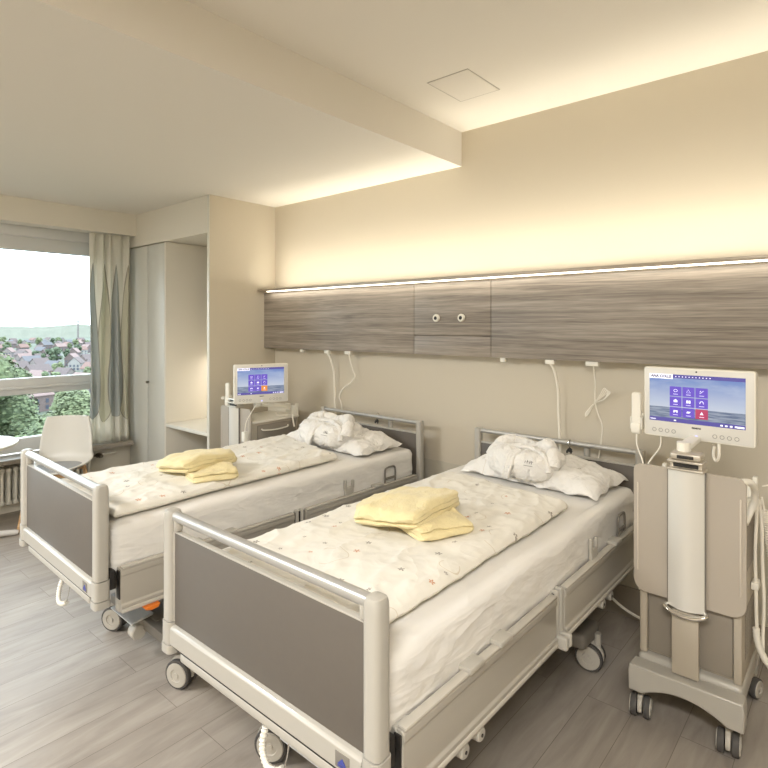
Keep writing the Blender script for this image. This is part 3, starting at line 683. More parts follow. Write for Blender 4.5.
def slab_cloth(name, m, quad, base_z, thick, seed, edge=0.05, nx=70, ny=110, wr=1.0, lift=None, skirt=0.0):
    """puffy quilt; quad = four corners (front-left, front-right, back-right, back-left) in world x,y"""
    q = [Vector((*p, 0)) for p in quad]
    def P(u, v):
        a = q[0].lerp(q[1], u); b_ = q[3].lerp(q[2], u); return a.lerp(b_, v)
    du = (q[1] - q[0]).length; dv = (q[3] - q[0]).length
    def rim(u, v):
        d = min(u * du, (1 - u) * du, v * dv, (1 - v) * dv)
        return min(1, d / edge)
    def remap(t, L_):
        # concentrate rows near the rim
        return 0.5 - 0.5 * math.cos(PI * t) if False else t
    def out(u, v, top):
        # crowd samples at the rim
        def w(t): return t if 0 else (3 * t * t - 2 * t ** 3) * 0.5 + t * 0.5
        u, v = w(u), w(v); p = P(u, v); e = rim(u, v)
        h_ = math.sqrt(max(0, 1 - (1 - e) ** 2))
        p.x += 0.006 * fbm((p.y * 4, seed, 0), 1.5) * (1 if abs(u - 0.5) > 0.3 else 0) * 2
        if top:
            n1 = fbm((p.x * 1.0, p.y * 1.6, seed), 2.4)
            rd = 1 - abs(fbm((p.x * 1.8 + p.y * 0.7, p.y * 0.8 - p.x * 0.5, seed + 3), 2.6)) * 2.4
            rd2 = 1 - abs(fbm((p.x * 1.1 - p.y, p.y * 1.5 + p.x, seed + 8), 4.0)) * 2.6
            z = base_z + thick * 0.5 + h_ * (thick * 0.5) + h_ * wr * (0.010 * n1 + 0.009 * max(0, rd) ** 3 + 0.005 * max(0, rd2) ** 4)
        else:
            z = base_z + thick * 0.5 - h_ * (thick * 0.5 - 0.003)
        if lift: z += lift(p.x, p.y)
        return Vector((p.x, p.y, z))
    return mk(name, lambda bm: closed_grid(bm, nx, ny, lambda u, v: out(u, v, True), lambda u, v: out(u, v, False)), m)
d1 = slab_cloth('duvet', 'duvet', ((-1.775, 1.085), (-1.005, 1.085), (-1.025, 2.47), (-1.76, 2.60)), 0.776, 0.050, 2.0, wr=1.0)
tag(d1, 'white flower printed duvet folded flat on the near bed', 'duvet', 'folded duvets')
d2 = slab_cloth('duvet', 'duvet', ((-3.235, 1.065), (-2.475, 1.065), (-2.50, 2.45), (-3.225, 2.62)), 0.776, 0.050, 9.0, wr=1.0)
tag(d2, 'white flower printed duvet folded flat on the far bed', 'duvet', 'folded duvets')

def make_pillow(loc, rz, seed, label):
    W, D, Hh = 0.80, 0.40, 0.115
    def P(u, v, top):
        x = (u - 0.5) * 2; y = (v - 0.5) * 2
        k = 0.06
        px = x * W / 2 * (1 - k * (1 - x * x) * 0 - 0.05 * (1 - abs(y)) * abs(x) ** 6); py = y * D / 2 * (1 - 0.10 * (1 - abs(x)) * abs(y) ** 6)
        h_ = (max(0, 1 - abs(x) ** 4.5) ** 0.5) * (max(0, 1 - abs(y) ** 3.2) ** 0.55)
        e = 1 - max(abs(x), abs(y))
        wv = math.exp(-e * 9) * math.sin((px * 40 if abs(y) > abs(x) else py * 44) + seed) * 0.007
        rd = max(0, 1 - abs(fbm((px * 2, py * 2, seed), 4)) * 1.8) ** 3
        if top: z = 0.03 * (1 - h_ * 0.3) + h_ * Hh * (0.80 + 0.2 * (1 - abs(x)) + 0.25 * fbm((px, py, seed), 3.5)) + 0.012 * rd * h_ + 0.007 * fbm((px, py, seed), 9) + wv * 1.3 - 0.02 * math.exp(-((px + 0.02) / 0.05) ** 2) * h_
        else: z = 0.035 * (1 - h_) + 0.002 + wv * (1 - h_)
        return Vector((px, py, max(z, 0.001)))
    o = mk('pillow', lambda bm: closed_grid(bm, 60, 36, lambda u, v: P(u, v, True), lambda u, v: P(u, v, False)), 'pillow', loc=loc)
    o.rotation_euler = (0.03, 0, rz)
    return tag(o, label, 'pillow', 'printed pillows')
make_pillow((-1.355, 2.895, 0.776), -0.06, 1.0, 'white flower printed pillow at the head of the near bed')
make_pillow((-2.80, 2.78, 0.776), -0.03, 4.0, 'white flower printed pillow at the head of the far bed')

def make_robe(loc, rz, seed, label):
    r = thing('bathrobe', label, 'bathrobe', loc, rz, 'folded bathrobes')
    # flattened bundle, gathered by the belt; wide lapels rolled over the top
    def bundle(bm):
        NU, NV = 84, 44
        grid = []
        for j in range(NV + 1):
            ph = PI * j / NV; row = []
            for i in range(NU):
                th = 2 * PI * i / NU
                cx, cy, cz = math.cos(th) * math.sin(ph), math.sin(th) * math.sin(ph), math.cos(ph)
                sg = lambda v, e: math.copysign(abs(v) ** e, v)
                x = sg(cx, 0.60) * 0.185; y = sg(cy, 0.66) * 0.135; z = sg(cz, 0.60) * 0.080
                # gather creases radiate from the belt
                cre = math.sin(x * 80 + 7 * fbm((x, y, seed), 7)) * 0.0075 * (1 - cz * cz * 0.5)
                rd = max(0, 1 - abs(fbm((x * 2.2, y * 0.9 + z, seed), 10)) * 2.0) ** 2
                k = 1 + cre * 6 + 0.10 * rd + 0.10 * fbm((x, y, z + seed), 9)
                z *= k; y *= (1 + cre * 3 + 0.05 * fbm((x, z, seed), 12)); x *= 1 + 0.04 * fbm((y, z, seed), 14)
                z *= 1 - 0.10 * math.exp(-(x / 0.03) ** 2)
                row.append(bm.verts.new((x, y, max(z, -0.075) + 0.08)))
            grid.append(row)
        for j in range(NV):
            for i in range(NU):
                a, b_, c, d = grid[j][i], grid[j][(i + 1) % NU], grid[j + 1][(i + 1) % NU], grid[j + 1][i]
                try: bm.faces.new((a, b_, c, d))
                except ValueError: pass
        bmesh.ops.remove_doubles(bm, verts=bm.verts, dist=0.0004)
    mk('folded_body', bundle, 'terry', r)
    def collar(bm):
        pts = spline([(-0.175, -0.055, 0.085), (-0.155, -0.02, 0.135), (-0.115, 0.02, 0.172), (-0.06, 0.045, 0.168), (0.0, 0.05, 0.160), (0.07, 0.045, 0.168), (0.125, 0.02, 0.172), (0.165, -0.02, 0.135), (0.185, -0.055, 0.085)], 8)
        rad = [0.030 + 0.010 * fbm((p.x, p.y, seed), 18) + (0.006 if abs(p.x) > 0.09 else -0.004) for p in pts]
        tube(bm, pts, rad, 14)
    mk('collar', collar, 'terry', r)
    def lapel(bm):
        pts = spline([(-0.18, -0.085, 0.07), (-0.14, -0.06, 0.140), (-0.05, -0.035, 0.160), (0.05, -0.035, 0.162), (0.14, -0.06, 0.142), (0.185, -0.09, 0.07)], 9)
        tube(bm, pts, [0.014 + 0.004 * fbm((p.x, p.z, seed + 2), 20) for p in pts], 10)
    mk('lapel', lapel, 'terry', r)
    def belt(bm):
        pts = spline([(-0.02, -0.152, 0.02), (-0.005, -0.152, 0.07), (-0.002, -0.125, 0.125), (0.006, -0.08, 0.150)], 7)
        for s_ in (-0.014, 0.0, 0.014): tube(bm, [p + Vector((s_, 0, 0)) for p in pts], 0.010, 8)
    mk('belt', belt, 'terry', r)
    def emb(bm):
        rnd = random.Random(seed)
        for k in range(6):
            x = 0.055 + k * 0.012
            tube(bm, [(x, -0.128, 0.108), (x + rnd.uniform(-.002, .004), -0.122, 0.124)], 0.0012, 5)
            tube(bm, [(x, -0.125, 0.116 + rnd.uniform(-.006, .006)), (x + 0.007, -0.125, 0.116 + rnd.uniform(-.006, .006))], 0.0011, 5)
        tube(bm, [(0.075, -0.133, 0.098), (0.125, -0.133, 0.099)], 0.001, 5)
    mk('embroidery', emb, 'thread', r)
    return r
rb = make_robe((-1.39, 2.79, 0.812), -0.12, 3.0, 'bundled white terry bathrobe resting on the near bed pillow'); rb.scale = (1.06, 1.1, 1.0)
rb = make_robe((-2.81, 2.69, 0.800), -0.10, 8.0, 'bundled white terry bathrobe resting on the far bed pillow'); rb.scale = (1.28, 1.2, 1.05)

def make_towel(loc, rz, w, d, layers, th, seed, label, ry=0.0, rx=0.0, bands=False, droop=0.0):
    """folded terry towel: one continuous strip folded back and forth, swept along its width"""
    path = []
    gap = th * 1.04
    for k in range(layers):
        z = th / 2 + gap * k
        xs = [(-d / 2 + th * 0.6 + (d - th * 1.2) * t / 14) for t in range(15)]
        if k % 2: xs = xs[::-1]
        for x in xs: path.append(Vector((x, z)))
        if k < layers - 1:
            sx = 1 if k % 2 == 0 else -1
            for a in (-60, -30, 0, 30, 60):
                path.append(Vector((sx * (d / 2 - th * 0.6) + sx * math.cos(math.radians(a)) * gap * 0.55, z + gap / 2 + math.sin(math.radians(a)) * gap * 0.5)))
    n = len(path); rim = []
    L, R_ = [], []
    for i, p in enumerate(path):
        t = (path[min(i + 1, n - 1)] - path[max(i - 1, 0)]).normalized(); nn = Vector((-t.y, t.x))
        L.append(p + nn * th * 0.47); R_.append(p - nn * th * 0.47)
    e0 = path[0] + (path[0] - path[1]).normalized() * th * 0.4; e1 = path[-1] + (path[-1] - path[-2]).normalized() * th * 0.4
    poly = L + [e1] + R_[::-1] + [e0]
    NS = 40
    def b(bm):
        rings = []
        for j in range(NS + 1):
            s_ = j / NS; y = (s_ - 0.5) * w; ring = []
            e = min(1, min(s_, 1 - s_) * w / 0.012); k = 0.80 + 0.20 * math.sqrt(e * (2 - e))
            cx, cz = 0, gap * layers / 2
            for p in poly:
                x = p.x; z = cz + (p.y - cz) * k
                f = z / (gap * layers)
                z += f * (0.011 * (1 - (2 * x / d) ** 2) - 0.008 * (2 * abs(y) / w) ** 3 - 0.010 * (2 * abs(x) / d) ** 4)
                z += f * (0.016 * fbm((x, y, seed), 7) + 0.006 * fbm((x, y, seed), 20)) - droop * f * (abs(y) / (w / 2)) ** 4 * 0.012
                x += 0.013 * fbm((y, z * 4, seed), 6) + f * 0.006 * math.sin(y * 11 + seed)
                yy = y + 0.012 * fbm((x, z * 5, seed + 2), 7)
                if bands and abs(abs(x) - d * 0.20) < 0.012: z -= 0.0028 * f
                x *= 1 - 0.07 * (2 * abs(y) / w) ** 6; yy *= 1 - 0.09 * (2 * abs(p.x) / d) ** 6
                ring.append(bm.verts.new((x, yy, max(z, 0.0005))))
            rings.append(ring)
        m_ = len(poly)
        for A, B in zip(rings, rings[1:]):
            for i in range(m_): bm.faces.new((A[i], A[(i + 1) % m_], B[(i + 1) % m_], B[i]))
        for R in (rings[0], rings[-1]):
            nL = len(L)     # cap as quads between the two sides of the strip
            for i in range(nL - 1):
                bm.faces.new((R[i], R[i + 1], R[2 * nL + 1 - (i + 1) - 0 - 0], R[2 * nL + 1 - i - 0 - 0])) if False else None
            a = R[:nL]; c = R[nL + 1:2 * nL + 1][::-1]
            for i in range(nL - 1): bm.faces.new((a[i], a[i + 1], c[i + 1], c[i]))
            bm.faces.new((a[-1], R[nL], c[-1])); bm.faces.new((a[0], c[0], R[2 * nL + 1]))
    o = mk('folded_towel', b, 'towel', loc=loc)
    o.rotation_euler = (rx, ry, rz)
    return tag(o, label, 'towel', 'folded yellow towels')
# big towels lie folded, the smaller ones peep out beneath their right edge
make_towel((-1.295, 1.79, 0.829), -0.40, 0.25, 0.24, 3, 0.016, 4.0, 'small folded yellow towel under the large towel on the near bed', bands=True)
make_towel((-1.42, 1.80, 0.852), 0.10 + PI / 2, 0.32, 0.38, 3, 0.0235, 1.0, 'large folded yellow towel on the near bed duvet', rx=-0.13)
make_towel((-2.64, 1.64, 0.829), -0.33, 0.24, 0.26, 3, 0.016, 6.0, 'small folded yellow towel under the large towel on the far bed', bands=True)
make_towel((-2.77, 1.64, 0.852), 0.04 + PI / 2, 0.31, 0.33, 3, 0.0235, 12.0, 'large folded yellow towel on the far bed duvet', rx=-0.13)

# hooks that hang on the head rails
for (bx_, lab) in ((NEAR[0] + 0.11, 'small black clip hanging from the head rail of the near bed'), (FAR[0] + 0.12, 'small black clip hanging from the head rail of the far bed')):
    h = thing('rail_clip', lab, 'clip', (bx_, 3.12, 0.95), 0, 'clips on the head rails')
    mk('ring', lambda bm: tube(bm, [(0.0, 0.019 * math.cos(a) + 0.015, 0.022 * math.sin(a) - 0.003) for a in [2 * PI * k / 20 for k in range(20)]], 0.003, 8, closed=True), 'chrome', h)
    mk('clip_body', lambda bm: (prism(bm, [(-0.018, -0.05), (0.018, -0.05), (0.014, -0.034), (0.004, -0.026), (-0.006, -0.032)], 0.000, 0.012, 'y'), cyl(bm, (-0.012, 0.004, -0.05), (-0.012, 0.004, -0.058), 0.005, 10), cyl(bm, (0.012, 0.004, -0.05), (0.012, 0.004, -0.058), 0.005, 10)), 'dark', h)

# ------------------------------------------------------------------ bedside cabinets
def make_cabinet(loc, mir, label, tz=0.0, D=0.42):
    r = thing('bedside_cabinet', label, 'bedside cabinet', loc, 0, 'bedside cabinets')
    def X(a, b_): return (min(a * mir, b_ * mir), max(a * mir, b_ * mir))
    # body carcass
    x0, x1 = X(-0.185, 0.185)
    def body(bm):
        bx(bm, x0, x0 + 0.03, 0.035, D, 0.25, 0.865, 0.008); bx(bm, x1 - 0.03, x1, 0.035, D, 0.25, 0.865, 0.008)
        bx(bm, x0 + 0.03, x1 - 0.03, 0.06, D - 0.01, 0.25, 0.85, 0.002)
    mk('body', body, 'cab', r)
    box('front_door', x0 + 0.032, x1 - 0.032, 0.047, 0.062, 0.262, 0.84, 'cabdoor', r, 0.003)
    box('top_plate', x0 - 0.008, x1 + 0.008, 0.04, D + 0.01, 0.862, 0.880, 'cream', r, 0.006, 3)
    # drawers face the bed side (mirrored for the other cabinet)
    sx = -0.186 * mir
    for (z0, z1) in ((0.70, 0.845), (0.52, 0.69), (0.27, 0.51)):
        xa, xb = (sx - 0.012, sx + 0.001) if mir > 0 else (sx - 0.001, sx + 0.012)
        d = box('drawer' if z1 - z0 < 0.2 else 'door', xa, xb, 0.085, D - 0.03, z0, z1, 'cabdoor', r, 0.004)
        hx = (xa - 0.014) if mir > 0 else (xb + 0.014); ex = xa if mir > 0 else xb
        mk('handle', lambda bm: tube(bm, spline([(ex, 0.12, z1 - 0.030), (hx, 0.135, z1 - 0.040), (hx, 0.25, z1 - 0.048), (hx, 0.365, z1 - 0.040), (ex, 0.38, z1 - 0.030)], 6), 0.006, 8), 'cream', d)
    # gallery at the back and grab handle on the outer side
    mk('gallery', lambda bm: (bx(bm, x0, x1, D - 0.02, D + 0.002, 0.88, 0.955, 0.006), bx(bm, x0 - 0.004, x0 + 0.014, D - 0.025, D + 0.006, 0.86, 0.975, 0.005), bx(bm, x1 - 0.014, x1 + 0.004, D - 0.025, D + 0.006, 0.86, 0.975, 0.005)), 'cream', r)
    ox = 0.186 * mir
    gh = spline([(ox, 0.02, 1.035), (ox + 0.022 * mir, 0.05, 1.03), (ox + 0.03 * mir, 0.10, 0.995), (ox + 0.026 * mir, 0.13, 0.94), (ox + 0.01 * mir, 0.12, 0.89), (ox, 0.09, 0.86)], 7)
    mk('grab_handle', lambda bm: tube(bm, gh, 0.013, 12), 'cream', r)
    # ventilated side
    for z_ in (0.33, 0.66):
        def vents(bm, z_=z_):
            xa = ox - 0.0005 * mir; xb = ox + 0.0015 * mir
            bx(bm, min(xa, xb), max(xa, xb) - 0.0008, 0.095, 0.37, z_ - 0.005, z_ + 0.185)
            for i in range(14):
                for j in range(6):
                    y = 0.10 + j * 0.045; z = z_ + i * 0.0135
                    bx(bm, min(xa, xb), max(xa, xb), y, y + 0.028, z, z + 0.006)
        mk('vent_grille', vents, 'cabdoor', r, smooth=False)
    # folded tray table: two leaves either side of the silver column
    def leaf(bm):
        prism(bm, rrect(-0.202, 0.202, 0.515 + tz, 1.048 + tz, (0.05, 0.05, 0.03, 0.03), 8), 0.012, 0.026, 'y')
    lf = mk('tray_table', leaf, 'tray', r, bevel=0.002)
    for q_ in (-0.184, 0.184): box('tray_rail', q_ - 0.003, q_ + 0.003, 0.008, 0.0125, 0.60, 0.97 + tz, 'trayedge', lf, 0.002)
    def col(bm):
        pts = [(-0.066, 0.016), (-0.066, 0.0)] + [(-0.060 + 0.120 * k / 10, -0.004 - 0.022 * math.sin(PI * k / 10)) for k in range(11)] + [(0.066, 0.0), (0.066, 0.016)]
        prism(bm, pts, 0.500, 1.05 + tz, 'z')
    cm = mk('column', col, 'silver', r)
    mk('column_edge', lambda bm: (bx(bm, -0.069, -0.0655, -0.002, 0.016, 0.50, 1.05 + tz, 0.001), bx(bm, 0.0655, 0.069, -0.002, 0.016, 0.50, 1.05 + tz, 0.001)), 'under', cm)
    mk('column_head', lambda bm: (bx(bm, -0.066, 0.066, -0.022, 0.055, 1.05 + tz, 1.060 + tz, 0.004, 3), bx(bm, -0.064, 0.064, -0.024, 0.055, 1.082 + tz, 1.092 + tz, 0.004, 3), bx(bm, -0.058, 0.058, -0.004, 0.055, 1.06 + tz, 1.084 + tz, 0.002), bx(bm, -0.056, 0.056, -0.016, 0.06, 1.092 + tz, 1.122 + tz, 0.010, 3)), 'headmetal', r)
    mk('head_recess', lambda bm: (bx(bm, -0.030, 0.030, -0.0175, -0.012, 1.099 + tz, 1.112 + tz, 0.001), bx(bm, -0.045, 0.045, -0.008, -0.003, 1.063 + tz, 1.080 + tz, 0.001)), 'dark', cm)
    mk('pull_handle', lambda bm: tube(bm, spline([(-0.068, 0.0, 0.502), (-0.072, -0.022, 0.497), (-0.03, -0.034, 0.484), (0.03, -0.034, 0.484), (0.072, -0.022, 0.497), (0.068, 0.0, 0.502)], 6), 0.009, 10), 'chrome', cm)
    box('column_foot', -0.048, 0.048, -0.020, 0.0, 0.238, 0.492, 'cab', r, 0.004)
    # wheeled base with an arched front
    def base(bm):
        N_ = 16; poly = [(-0.20, 0.232), (0.20, 0.232), (0.205, 0.20), (0.203, 0.125)]
        for k in range(N_ + 1):
            a = 0.150 - 0.30 * k / N_; poly.append((a, 0.125 + 0.045 * (1 - (a / 0.15) ** 2)))
        poly += [(-0.203, 0.125), (-0.205, 0.20)]
        prism(bm, poly, -0.055, 0.02, 'y')
        bx(bm, -0.19, 0.19, 0.02, D - 0.02, 0.165, 0.25, 0.02, 3)
        prism(bm, [(-0.2, 0.23), (0.2, 0.23), (0.19, 0.14), (-0.19, 0.14)], D - 0.05, D + 0.02, 'y')
    mk('base', base, 'frame', r, bevel=0.010)
    for (cx, cy, a) in ((-0.170, 0.0, 1.72), (0.146, 0.0, 1.66), (-0.16, D - 0.02, 1.6), (0.155, D + 0.03, 1.3)):
        castor(r, cx, cy, a, 0.0, 0.043)
    return r
CAB1 = (-0.539, 2.462, 0); CAB2 = (-3.775, 2.555, 0)
cab1 = make_cabinet(CAB1, 1, 'wheeled bedside cabinet with silver column beside the near bed')
cab2 = make_cabinet(CAB2, -1, 'wheeled bedside cabinet with drawers beyond the far bed', -0.07, 0.50)

# ------------------------------------------------------------------ bedside terminals
def make_terminal(loc, rz, label, armpts, red):
    r = thing('bedside_terminal', label, 'touch screen terminal', loc, rz, 'bedside screens')
    W, Hh = 0.42, 0.30          # local: centred x, facing -y, z from 0
    mk('housing', lambda bm: prism(bm, rrect(-W / 2, W / 2, 0, Hh, (0.012,) * 4, 4), 0.0, 0.035, 'y'), 'cream', r, bevel=0.004)
    mk('bezel', lambda bm: (bx(bm, -W / 2 + 0.006, W / 2 - 0.006, -0.0015, 0.001, 0.006, Hh - 0.006, 0.0006),), 'shell', r)
    sx0, sx1, sz0, sz1 = -0.186, 0.176, 0.068, 0.272
    me = bpy.data.meshes.new('screen'); me.from_pydata([(sx0, -0.0022, sz0), (sx1, -0.0022, sz0), (sx1, -0.0022, sz1), (sx0, -0.0022, sz1), (sx0, -0.0008, sz0), (sx1, -0.0008, sz0), (sx1, -0.0008, sz1), (sx0, -0.0008, sz1)], [], [(0, 1, 2, 3), (7, 6, 5, 4), (0, 4, 5, 1), (1, 5, 6, 2), (2, 6, 7, 3), (3, 7, 4, 0)])
    uvl = me.uv_layers.new(name='UVMap'); uvs = [(0, 0), (1, 0), (1, 1), (0, 1)]
    for k in range(4): uvl.data[k].uv = uvs[k]
    me.materials.append(M['screen'])
    s_ = bpy.data.objects.new('screen', me); C.objects.link(s_); s_.parent = r
    tw, tz = 0.0465, 0.0405
    gx, gz = -0.103, 0.221
    for j in range(3):
        for i in range(3):
            x = gx + i * (tw + 0.0035); z = gz - j * (tz + 0.0035)
            mm = red if (i == 2 and j == 2) else 'tile'
            mk('app_tile', lambda bm: bx(bm, x, x + tw, -0.0032, -0.0022, z - tz, z), mm, s_, smooth=False)
    def glyphs(bm):
        Y0, Y1 = -0.0040, -0.0032
        def c(i, j): return gx + i * (tw + 0.0035) + tw / 2, gz - j * (tz + 0.0035) - tz / 2 + 0.003
        x, z = c(0, 0); tube(bm, [(x + 0.007 * math.cos(a), -0.0036, z + 0.0055 * math.sin(a)) for a in [k * PI / 6 for k in range(12)]], 0.0009, 6, closed=True)
        x, z = c(1, 0); tube(bm, [(x - 0.008, -0.0036, z - 0.006), (x + 0.008, -0.0036, z - 0.006), (x, -0.0036, z + 0.008)], 0.0009, 6, closed=True)
        x, z = c(2, 0); tube(bm, [(x - 0.007, -0.0036, z - 0.006), (x + 0.007, -0.0036, z + 0.006)], 0.0010, 6); tube(bm, [(x - 0.007, -0.0036, z + 0.001), (x - 0.002, -0.0036, z + 0.006)], 0.0010, 6)
        x, z = c(0, 1); prism(bm, [(x - 0.007, z - 0.005), (x + 0.007, z - 0.005), (x + 0.008, z + 0.002), (x, z + 0.008), (x - 0.008, z + 0.002)], Y0, Y1, 'y')
        x, z = c(1, 1); bx(bm, x - 0.008, x - 0.001, Y0, Y1, z - 0.006, z + 0.006); bx(bm, x + 0.001, x + 0.008, Y0, Y1, z - 0.006, z + 0.006)
        x, z = c(2, 1); tube(bm, spline([(x - 0.007, -0.0036, z - 0.004), (x - 0.004, -0.0036, z + 0.005), (x + 0.004, -0.0036, z + 0.005), (x + 0.007, -0.0036, z - 0.004)], 4), 0.0013, 6)
        x, z = c(0, 2); bx(bm, x - 0.008, x + 0.008, Y0, Y1, z - 0.001, z + 0.004); bx(bm, x - 0.008, x - 0.004, Y0, Y1, z - 0.006, z); bx(bm, x + 0.004, x + 0.008, Y0, Y1, z - 0.006, z)
        x, z = c(1, 2); prism(bm, [(x - 0.008, z - 0.004), (x + 0.003, z - 0.004), (x + 0.009, z + 0.003), (x - 0.005, z + 0.004)], Y0, Y1, 'y')
        x, z = c(2, 2); prism(bm, [(x - 0.007, z - 0.005), (x + 0.007, z - 0.005), (x + 0.003, z + 0.002), (x, z + 0.007), (x - 0.003, z + 0.002)], Y0, Y1, 'y')
        for i in range(3):
            for j in range(3):
                x, z = c(i, j); bx(bm, x - 0.009, x + 0.009, Y0, Y1, z - 0.0155, z - 0.0140)
    mk('icons', glyphs, 'glyph', s_, smooth=False)
    box('title_box', sx0, sx0 + 0.095, -0.0032, -0.0022, sz1 - 0.020, sz1, 'glyph', s_, 0)
    def top_marks(bm):
        for k in range(11): bx(bm, sx0 + 0.105 + k * 0.013, sx0 + 0.109 + k * 0.013, -0.0030, -0.0022, sz1 - 0.010, sz1 - 0.007)
    def low_marks(bm):
        bx(bm, sx0 + 0.004, sx0 + 0.026, -0.003, -0.0022, sz0 + 0.006, sz0 + 0.009); bx(bm, sx0 + 0.10, sx0 + 0.108, -0.003, -0.0022, sz0 + 0.006, sz0 + 0.011)
        for k in range(4): bx(bm, sx1 - 0.088 + k * 0.017, sx1 - 0.079 + k * 0.017, -0.003, -0.0022, sz0 + 0.005, sz0 + 0.011)
        bx(bm, sx1 - 0.030, sx1 - 0.004, -0.003, -0.0022, sz0 + 0.004, sz0 + 0.011)
    mk('menu_bar', top_marks, 'glyph', s_, smooth=False); mk('status_bar', low_marks, 'glyph', s_, smooth=False)
    text_mesh('screen_text', 'ANA COLLE', 0.0152, 'ink', s_, (sx0 + 0.048, -0.0036, sz1 - 0.010), (PI / 2, 0, 0))
    text_mesh('maker_name', 'SIEMENS', 0.0095, 'ink', r, (0.0, -0.0018, 0.052), (PI / 2, 0, 0))
    for k in range(8):
        x = (-0.166 + k * 0.026) if k < 4 else (0.068 + (k - 4) * 0.026)
        mk('button', lambda bm: tube(bm, [(x + 0.0075 * math.cos(a), -0.0016, 0.028 + 0.0075 * math.sin(a)) for a in [q * PI / 9 for q in range(18)]], 0.0011, 6, closed=True), 'keyring', r)
    mk('lit_button', lambda bm: lathe(bm, [(0.006, 0.0), (0.006, -0.003)], (0, 0, 0.018), 'y', 16), mat('button_glow', (0.6, 0.6, 0.8), 0.4, emit=(0.75, 0.75, 1.0), es=0.8) if 'bglow' not in M else M['bglow'], r)
    mk('camera_eye', lambda bm: lathe(bm, [(0.0035, 0.0), (0.0035, -0.003)], (0, 0, Hh - 0.013), 'y', 12), 'dark', r)
    mk('back_bulge', lambda bm: bx(bm, -0.09, 0.09, 0.034, 0.062, 0.03, 0.22, 0.015, 3), 'shell', r)
    ca, sa = math.cos(-rz), math.sin(-rz)
    def Lc(p): x, y, z = p[0] - loc[0], p[1] - loc[1], p[2] - loc[2]; return Vector((x * ca - y * sa, x * sa + y * ca, z))
    P = [Lc(p) for p in armpts]
    def arm(bm):
        for a, b_ in zip(P, P[1:]):
            d = b_ - a; L_ = d.length; t = bmesh.new(); bx(t, -0.024, 0.024, -0.013, 0.013, -0.012, L_ + 0.012, 0.008, 3)
            q = d.to_track_quat('Z', 'Y').to_matrix().to_4x4(); merge(bm, t, Matrix.Translation(a) @ q)
        for p in P: cyl(bm, p + Vector((0, 0, -0.022)), p + Vector((0, 0, 0.022)), 0.026, 20)
    mk('swivel_arm', arm, 'cream', r)
    return r
T1 = (-0.531, 2.605, 1.147)
make_terminal(T1, -0.07, 'bedside touch screen beside the near bed with one red tile', [(-0.555, 2.50, 1.135), (-0.53, 2.665, 1.165), (-0.531, 2.67, 1.24)], 'tile_red')
T2 = (-3.515, 2.63, 1.030)
make_terminal(T2, math.radians(68), 'bedside touch screen beyond the far bed with one orange tile', [(-3.62, 2.97, 0.955), (-3.74, 2.75, 0.985), (-3.60, 2.665, 1.02), (-3.565, 2.65, 1.09)], 'tile_orange')

def make_handset(loc, rz, label, cords):
    r = thing('handset', label, 'telephone handset', loc, rz, 'bedside telephone handsets')
    mk('handle', lambda bm: prism(bm, rrect(-0.019, 0.019, 0.0, 0.185, (0.008, 0.008, 0.012, 0.012), 4), -0.010, 0.012, 'y'), 'cream', r, bevel=0.004)
    mk('mouthpiece', lambda bm: (bx(bm, -0.020, 0.020, -0.018, 0.010, 0.004, 0.05, 0.008, 3),), 'cream', r)
    mk('cradle', lambda bm: (bx(bm, -0.026, -0.019, -0.010, 0.020, 0.02, 0.075, 0.003), bx(bm, 0.019, 0.026, -0.010, 0.020, 0.02, 0.075, 0.003), bx(bm, -0.026, 0.026, 0.012, 0.024, 0.02, 0.09, 0.003)), 'lam', r)
    for c in cords: mk('cord', lambda bm: tube(bm, spline(c, 8), 0.0032, 8), 'cable', r)
    return r
make_handset((-0.772, 2.62, 1.145), 0.0, 'white telephone handset in its cradle beside the near screen',
             [[(0, 0, 0.0), (0.005, -0.01, -0.05), (0.03, -0.02, -0.11), (0.05, -0.05, -0.16)], [(0.10, 0.0, 0.0), (0.095, 0.0, -0.05), (0.06, -0.02, -0.11), (0.04, -0.05, -0.17)]])
make_handset((-3.872, 2.565, 0.980), 0.15, 'white telephone handset standing on the far cabinet column',
             [[(0.02, 0.0, 0.01), (0.09, 0.01, -0.05), (0.17, 0.0, -0.09), (0.19, -0.02, -0.18), (0.20, -0.01, -0.3)]])
# power brick with cable on the far cabinet
t = thing('power_adapter', 'white power adapter hanging by its cable on the far cabinet', 'adapter', (-3.563, 2.52, 0.80))
box('adapter_body', -0.018, 0.018, -0.03, 0.01, -0.055, 0.02, 'cream', t, 0.006, 3)
mk('adapter_cable', lambda bm: (tube(bm, spline([(0.0, -0.01, 0.02), (0.002, 0.0, 0.09), (0.02, 0.04, 0.17), (0.03, 0.09, 0.235)]), 0.003, 8), tube(bm, spline([(0, -0.01, -0.055), (0.0, -0.01, -0.10), (-0.03, -0.012, -0.13), (-0.05, -0.012, -0.12)]), 0.003, 8)), 'cable', t)
cable('loose_cable', [(-3.72, 2.93, 0.90), (-3.66, 2.90, 0.888), (-3.62, 2.96, 0.887), (-3.66, 3.0, 0.888), (-3.61, 2.93, 0.889), (-3.575, 2.97, 0.893), (-3.545, 2.96, 0.90), (-3.535, 2.955, 0.87), (-3.535, 2.97, 0.80)], 0.007, 'thick white cable coiled on top of the far cabinet')
cable('loose_cable', [(-0.475, 2.64, 1.135), (-0.455, 2.62, 1.155), (-0.448, 2.60, 1.125), (-0.45, 2.60, 1.09), (-0.462, 2.61, 1.075), (-0.472, 2.62, 1.095), (-0.47, 2.63, 1.13)], 0.006, 'short white cable loop hanging under the near screen')

